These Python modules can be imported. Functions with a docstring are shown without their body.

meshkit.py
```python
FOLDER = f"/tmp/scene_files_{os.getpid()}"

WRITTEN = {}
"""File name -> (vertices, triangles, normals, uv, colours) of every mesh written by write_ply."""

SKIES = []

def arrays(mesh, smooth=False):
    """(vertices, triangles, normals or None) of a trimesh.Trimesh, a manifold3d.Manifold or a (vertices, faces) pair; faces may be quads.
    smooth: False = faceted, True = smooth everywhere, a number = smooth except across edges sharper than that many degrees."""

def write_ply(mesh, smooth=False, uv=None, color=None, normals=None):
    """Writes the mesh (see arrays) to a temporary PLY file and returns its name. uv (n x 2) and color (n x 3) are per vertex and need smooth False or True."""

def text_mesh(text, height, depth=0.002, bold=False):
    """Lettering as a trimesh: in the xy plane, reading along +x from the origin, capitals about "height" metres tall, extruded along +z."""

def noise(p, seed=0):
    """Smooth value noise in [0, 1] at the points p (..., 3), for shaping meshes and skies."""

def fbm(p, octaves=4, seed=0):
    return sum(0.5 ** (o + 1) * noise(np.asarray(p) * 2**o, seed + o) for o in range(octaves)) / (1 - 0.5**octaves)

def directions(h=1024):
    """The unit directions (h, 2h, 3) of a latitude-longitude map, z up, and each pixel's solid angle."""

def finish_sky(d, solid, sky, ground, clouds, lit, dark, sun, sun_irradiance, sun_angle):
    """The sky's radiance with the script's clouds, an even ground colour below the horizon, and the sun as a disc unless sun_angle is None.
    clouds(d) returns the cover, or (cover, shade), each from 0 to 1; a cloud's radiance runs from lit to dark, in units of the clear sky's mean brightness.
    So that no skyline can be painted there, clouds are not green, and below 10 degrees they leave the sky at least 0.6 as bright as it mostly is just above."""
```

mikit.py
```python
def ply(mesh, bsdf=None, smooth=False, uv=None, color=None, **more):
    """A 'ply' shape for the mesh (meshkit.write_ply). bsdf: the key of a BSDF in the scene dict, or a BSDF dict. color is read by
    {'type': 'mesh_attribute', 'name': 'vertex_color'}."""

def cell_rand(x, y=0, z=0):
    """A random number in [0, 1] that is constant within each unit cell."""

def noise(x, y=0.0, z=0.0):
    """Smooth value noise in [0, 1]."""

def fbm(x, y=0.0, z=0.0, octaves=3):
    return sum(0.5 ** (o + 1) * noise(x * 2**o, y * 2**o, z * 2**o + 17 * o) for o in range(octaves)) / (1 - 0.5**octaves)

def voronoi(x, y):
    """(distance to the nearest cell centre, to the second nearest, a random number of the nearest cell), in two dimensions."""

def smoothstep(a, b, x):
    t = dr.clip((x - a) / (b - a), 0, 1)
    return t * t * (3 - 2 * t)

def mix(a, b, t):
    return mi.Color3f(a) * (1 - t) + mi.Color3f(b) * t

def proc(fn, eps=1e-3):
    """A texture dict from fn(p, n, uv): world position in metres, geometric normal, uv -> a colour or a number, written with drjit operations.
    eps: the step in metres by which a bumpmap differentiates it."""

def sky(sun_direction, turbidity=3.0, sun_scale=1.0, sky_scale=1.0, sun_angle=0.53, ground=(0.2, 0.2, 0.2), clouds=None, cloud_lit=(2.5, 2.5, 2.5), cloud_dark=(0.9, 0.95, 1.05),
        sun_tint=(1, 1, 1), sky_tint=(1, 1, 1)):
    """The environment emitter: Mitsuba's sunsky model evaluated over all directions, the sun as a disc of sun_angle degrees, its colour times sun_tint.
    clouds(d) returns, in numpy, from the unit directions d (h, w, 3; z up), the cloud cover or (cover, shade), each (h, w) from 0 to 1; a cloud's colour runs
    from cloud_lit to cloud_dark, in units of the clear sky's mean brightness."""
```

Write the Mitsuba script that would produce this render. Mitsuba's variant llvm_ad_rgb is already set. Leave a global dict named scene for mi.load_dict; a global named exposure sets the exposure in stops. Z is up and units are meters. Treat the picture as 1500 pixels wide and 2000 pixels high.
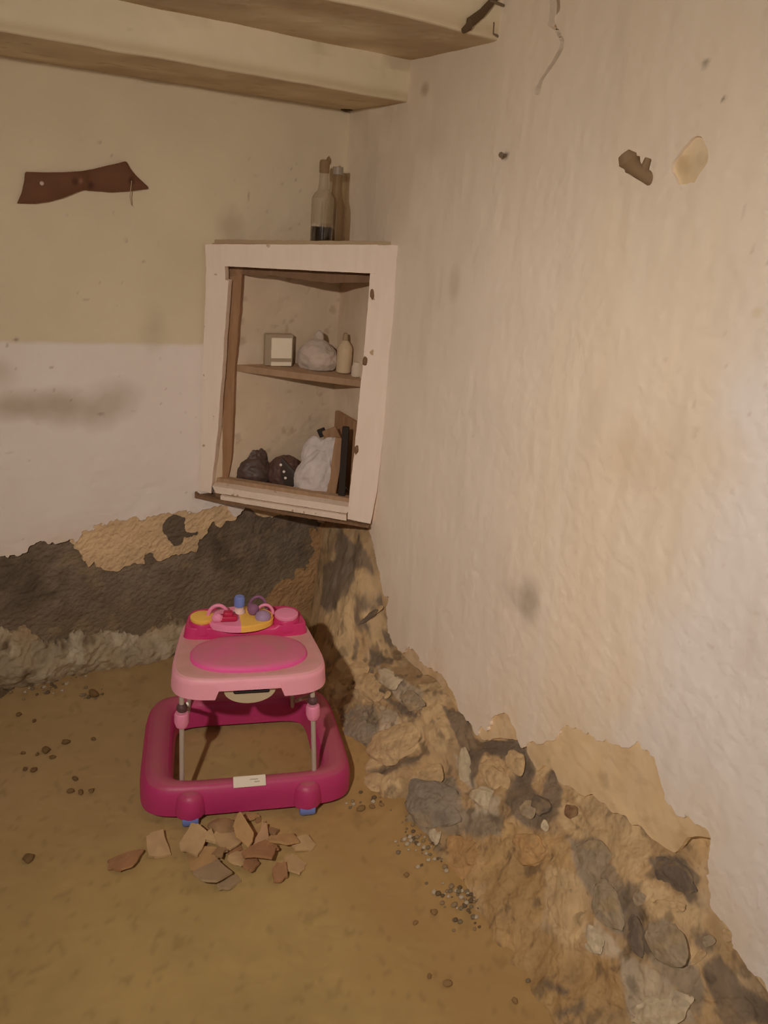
import math, json
import numpy as np, trimesh, mitsuba as mi, drjit as dr, manifold3d as m3
import mikit, meshkit
from mikit import noise as pnoise, fbm as pfbm, smoothstep as psm, mix as pmix
from shapely.geometry import Polygon

T = mi.ScalarTransform4f
scene, labels = {}, {}

# ------------------------------------------------------------------ camera, light, exposure
CAM = np.array([-1.60054, -2.55780, 1.6])
YAW, PITCH, ROLL, FPX = 0.632535, 0.353044, -0.081212, 1599.145
_f = np.array([math.sin(YAW) * math.cos(PITCH), math.cos(YAW) * math.cos(PITCH), -math.sin(PITCH)])
_r = np.array([math.cos(YAW), -math.sin(YAW), 0.0])
_d = np.cross(_f, _r)
_dn = -math.sin(ROLL) * _r + math.cos(ROLL) * _d
scene['camera'] = {'type': 'perspective', 'fov': 2 * math.degrees(math.atan(750 / FPX)), 'fov_axis': 'x', 'near_clip': 0.05, 'far_clip': 50.0,
                   'to_world': T().look_at(origin=CAM.tolist(), target=(CAM + _f).tolist(), up=(-_dn).tolist())}
exposure = 0.95
LAMP = np.array([-2.10, -2.40, 1.94])      # LED work lamp hung behind the camera, to its left, turned to the corner
LAMP_AIM = np.array([-0.25, -1.00, 0.62])
LAMP_RGB = np.array([6.6, 5.62, 4.75])
LAMP_BEAM, LAMP_CUT = 8.0, 58.0
DAY_RGB = [0.45, 0.41, 0.36]                # open doorway behind the camera

# ------------------------------------------------------------------ helpers
DL = 0.1253035                              # the right wall stands a little off square
S = np.array([-math.sin(DL), -math.cos(DL), 0.0])     # along the right wall, from the corner to the camera
N = np.array([-math.cos(DL), math.sin(DL), 0.0])      # out of the right wall into the room
Z = np.array([0, 0, 1.0])
used = {}

def key_of(name):
    used[name] = used.get(name, 0) + 1
    return name if used[name] == 1 else f'{name}_{used[name] - 1:03d}'

def put(name, mesh, bsdf, parent=None, smooth=False, **kw):
    k = key_of((parent + '__' if parent else '') + name)
    scene[k] = mikit.ply(mesh, bsdf, smooth=smooth, **kw)
    return k

def thing(name, label, cat, group=None, kind=None):
    k = key_of(name)
    tag(k, label, cat, group, kind)
    return k

def tag(k, label, cat=None, group=None, kind=None):
    labels[k] = {'label': label}
    if cat: labels[k]['category'] = cat
    if group: labels[k]['group'] = group
    if kind: labels[k]['kind'] = kind

def fb(p, f, octaves=4, seed=0):
    """fbm about zero, at frequency f per metre"""
    return meshkit.fbm(np.asarray(p) * f, octaves, seed) - 0.5

def sdist(P, poly):
    """signed distance of the 2D points to the polygon, positive inside"""
    P = np.asarray(P, float); A = np.asarray(poly, float); Bq = np.roll(A, -1, 0)
    d2 = np.full(len(P), 1e9); ins = np.zeros(len(P), bool)
    for a, b in zip(A, Bq):
        e = b - a; w = P - a
        t = np.clip((w @ e) / max(e @ e, 1e-12), 0, 1)
        q = w - t[:, None] * e
        d2 = np.minimum(d2, (q * q).sum(1))
        c = (a[1] > P[:, 1]) != (b[1] > P[:, 1])
        with np.errstate(divide='ignore', invalid='ignore'):
            x = a[0] + (P[:, 1] - a[1]) * e[0] / (e[1] if e[1] else 1e-12)
        ins ^= c & (P[:, 0] < x)
    return np.where(ins, 1, -1) * np.sqrt(d2)

def inside(P, poly, soft=0.012, warp=0.02, f=25, seed=3):
    """soft membership 0..1 with a ragged outline"""
    P = np.asarray(P, float); poly = np.asarray(poly)
    lo, hi = poly.min(0) - 3 * warp - soft, poly.max(0) + 3 * warp + soft
    m = ((P > lo) & (P < hi)).all(1)
    out = np.zeros(len(P))
    if m.any():
        q = P[m]; q3 = np.c_[q, q[:, 0] * 0]
        d = sdist(q, poly) + warp * 2 * fb(q3, f, 3, seed)
        out[m] = np.clip(d / soft + 0.5, 0, 1)
    return out

def blob(P, c, ru, rv, seed=0, f=9):
    q = np.c_[P, P[:, 0] * 0]
    d = np.hypot((P[:, 0] - c[0]) / ru, (P[:, 1] - c[1]) / rv) + 1.1 * fb(q, f, 4, seed)
    return np.clip(1.25 - d, 0, 1)

def lerp(c, col, w):
    return c * (1 - w[:, None]) + np.asarray(col) * w[:, None]

def grid(us, vs):
    U, V = np.meshgrid(us, vs, indexing='ij')
    n, m = U.shape
    i = np.arange(n * m).reshape(n, m)
    a, b, c, d = i[:-1, :-1].ravel(), i[1:, :-1].ravel(), i[1:, 1:].ravel(), i[:-1, 1:].ravel()
    return np.c_[U.ravel(), V.ravel()], np.vstack([np.c_[a, b, c], np.c_[a, c, d]])

def clip(P, F, f, attrs):
    """keeps f > 0, cutting triangles; attrs: arrays to interpolate. Returns P, F, attrs, cut edges"""
    P = [P]; at = [[a] for a in attrs]
    base = P[0]; n0 = len(base)
    pos = f > 0
    k = pos[F].sum(1)
    keep = [F[k == 3]]
    new, rows, wts, cut = {}, [], [], []
    def mid(i, j):
        e = (min(i, j), max(i, j))
        if e not in new:
            new[e] = n0 + len(rows)
            t = f[e[0]] / (f[e[0]] - f[e[1]])
            rows.append(e); wts.append(t)
        return new[e]
    tri = []
    for t in F[(k == 1) | (k == 2)]:
        s = pos[t]
        if s.sum() == 1:
            i = int(np.argmax(s)); a, b, c = t[i], t[(i + 1) % 3], t[(i + 2) % 3]
            x, y = mid(a, b), mid(a, c)
            tri.append((a, x, y)); cut.append((x, y))
        else:
            i = int(np.argmin(s)); a, b, c = t[i], t[(i + 1) % 3], t[(i + 2) % 3]
            x, y = mid(a, b), mid(a, c)
            tri += [(x, b, c), (x, c, y)]; cut.append((y, x))
    def ext(a):
        if not rows: return a
        r = np.array(rows); w = np.array(wts).reshape((-1,) + (1,) * (a.ndim - 1))
        return np.concatenate([a, a[r[:, 0]] * (1 - w) + a[r[:, 1]] * w])
    F2 = np.vstack(keep + ([np.array(tri)] if tri else []))
    outs = [ext(base)] + [ext(a) for a in attrs]
    u = np.unique(F2); remap = np.full(len(outs[0]), -1); remap[u] = np.arange(len(u))
    cut = [(remap[a], remap[b]) for a, b in cut]
    return outs[0][u], remap[F2], [a[u] for a in outs[1:]], cut

def skirt(V, F, C, cut, off, dark=1.0):
    """gives a clipped sheet its edge: the cut outline extruded by the vector off"""
    if not cut: return V, F, C
    ids = np.unique(np.array(cut)); m = {a: i for i, a in enumerate(ids)}
    n = len(V)
    top = V[ids]; bot = V[ids] + off
    V2 = np.vstack([V, top, bot]); C2 = np.vstack([C, C[ids] * dark, C[ids] * dark])
    k = len(ids); ex = []
    for a, b in cut:
        p, q = n + m[a], n + m[b]
        ex += [(p, p + k, q + k), (p, q + k, q)]
    return V2, np.vstack([F, ex]), C2

def vcol(name, V, F, C, bsdf, parent=None, flip=False, **kw):
    F = F[:, ::-1] if flip else F
    return put(name, (V, F), bsdf, parent, True, color=np.clip(C, 0.005, 1), **kw)

def xf(mesh, M):
    m = mesh.copy(); m.apply_transform(M); return m

def frame_mat(o, x, y, z):
    M = np.eye(4); M[:3, 0], M[:3, 1], M[:3, 2], M[:3, 3] = x, y, z, o
    return M

def cat(*ms): return trimesh.util.concatenate(list(ms))

def loft(rings, close=True, cap0=True, cap1=True):
    """rings: list of (n,3) arrays of equal length"""
    n = len(rings[0]); V = np.vstack(rings); F = []
    for k in range(len(rings) - 1):
        for i in range(n if close else n - 1):
            j = (i + 1) % n
            a, b, c, d = k * n + i, k * n + j, (k + 1) * n + j, (k + 1) * n + i
            F += [(a, b, c), (a, c, d)]
    V = list(V)
    for flag, k in ((cap0, 0), (cap1, len(rings) - 1)):
        if flag:
            V.append(np.mean(rings[k], 0)); c = len(V) - 1
            for i in range(n):
                j = (i + 1) % n
                F.append((c, k * n + j, k * n + i) if k == 0 else (c, k * n + i, k * n + j))
    m = trimesh.Trimesh(np.array(V), np.array(F), process=False)
    return m

def superell(n, a, b, e, taper=0.0):
    """rounded rectangle outline with exponent e; taper narrows it towards +y"""
    t = np.arange(n) * 2 * np.pi / n
    c, s = np.cos(t), np.sin(t)
    x = a * np.sign(c) * np.abs(c) ** (2 / e); y = b * np.sign(s) * np.abs(s) ** (2 / e)
    return np.c_[x * (1 - taper * y / b), y]

def lathe(prof, n=32):
    prof = np.array(prof, float); t = np.arange(n) * 2 * np.pi / n
    return loft([np.c_[r * np.cos(t), r * np.sin(t), np.full(n, z)] for r, z in prof])

def pipe(pts, r, n=12):
    pts = np.asarray(pts, float); r = np.broadcast_to(r, (len(pts),))
    tg = np.gradient(pts, axis=0); tg /= np.linalg.norm(tg, axis=1, keepdims=True)
    up = np.array([0.31, 0.17, 0.93]); rings = []
    t = np.arange(n) * 2 * np.pi / n
    for p, d, q in zip(pts, tg, r):
        a = np.cross(d, up); a /= np.linalg.norm(a); b = np.cross(d, a)
        rings.append(p + q * (np.cos(t)[:, None] * a + np.sin(t)[:, None] * b))
    m = loft(rings); m.fix_normals(); return m

def rbox(lx, ly, lz, r=0.004, seg=8):
    """box with rounded edges, centred"""
    r = min(r, lx / 2.01, ly / 2.01, lz / 2.01)
    s = [m3.Manifold.sphere(r, seg).translate((x * (lx / 2 - r), y * (ly / 2 - r), z * (lz / 2 - r))) for x in (-1, 1) for y in (-1, 1) for z in (-1, 1)]
    m = m3.Manifold.batch_hull(s).to_mesh()
    return trimesh.Trimesh(m.vert_properties[:, :3], m.tri_verts, process=False)

def prism(poly2, depth, bevel=0.0):
    """extruded 2D outline from 0 to depth along +z"""
    P = Polygon(poly2)
    if not P.is_valid: P = P.buffer(0)
    return trimesh.creation.extrude_polygon(P, depth, engine='earcut')

def lump(sub, size, seed, amp=0.25, f=2.0, sq=1.0, octaves=3, angular=0.0):
    """irregular rounded stone with half sizes `size`"""
    m = trimesh.creation.icosphere(subdivisions=sub)
    v = m.vertices
    if angular:
        rng = np.random.default_rng(seed)
        for _ in range(9):
            d = rng.normal(size=3); d /= np.linalg.norm(d); h = rng.uniform(0.55, 0.85)
            ex = np.clip(v @ d - h, 0, None); v = v - ex[:, None] * d * angular
    n = 1 + amp * 2 * (meshkit.fbm(v * f + seed * 7.3, octaves, seed) - 0.5)
    m.vertices = v * n[:, None] * np.asarray(size)
    return m

# ------------------------------------------------------------------ materials
def rough(bump, rough_=0.92, f=60, o=3):
    def h(p, n, uv): return pfbm(p.x * f, p.y * f, p.z * f, octaves=o)
    return {'type': 'twosided', 'm': {'type': 'bumpmap', 'tex': mikit.proc(h, eps=0.002), 'scale': bump,
            'b': {'type': 'principled', 'base_color': {'type': 'mesh_attribute', 'name': 'vertex_color'}, 'roughness': rough_, 'specular': 0.25}}}
scene['vc_plaster'] = rough(0.0035, 0.92, 45, 3)
scene['vc_earth'] = rough(0.010, 0.95, 90, 3)
scene['vc_plain'] = {'type': 'twosided', 'm': {'type': 'principled', 'base_color': {'type': 'mesh_attribute', 'name': 'vertex_color'}, 'roughness': 0.85, 'specular': 0.25}}

def solid(name, rgb, rough_=0.8, spec=0.3, **kw):
    scene[name] = {'type': 'twosided', 'm': {'type': 'principled', 'base_color': {'type': 'rgb', 'value': list(rgb)}, 'roughness': rough_, 'specular': spec, **kw}}
    return name

DUST = (0.33, 0.23, 0.13)
def dusty(name, rgb, amount, rough_=0.45):
    """plastic with earth dust lying on its upward faces"""
    def c(p, n, uv):
        k = psm(0.55, 0.98, n.z) * amount * (0.55 + 0.75 * pfbm(p.x * 22, p.y * 22, p.z * 22, octaves=2))
        return pmix(rgb, DUST, dr.clip(k + 0.06, 0, 1))
    scene[name] = {'type': 'twosided', 'm': {'type': 'principled', 'base_color': mikit.proc(c), 'roughness': rough_, 'specular': 0.4}}
    return name

def woodmat(name, a, b, chips=None, amount=0.5):
    def c(p, n, uv):
        g = pfbm(p.x * 90, p.y * 90, p.z * 9, octaves=3)
        col = pmix(a, b, g)
        if chips is not None:
            k = psm(amount, amount + 0.06, pfbm(p.x * 38 + 5, p.y * 38, p.z * 30, octaves=3))
            col = pmix(col, chips, k)
        return col
    scene[name] = {'type': 'twosided', 'm': {'type': 'principled', 'base_color': mikit.proc(c), 'roughness': 0.8, 'specular': 0.25}}
    return name

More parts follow.
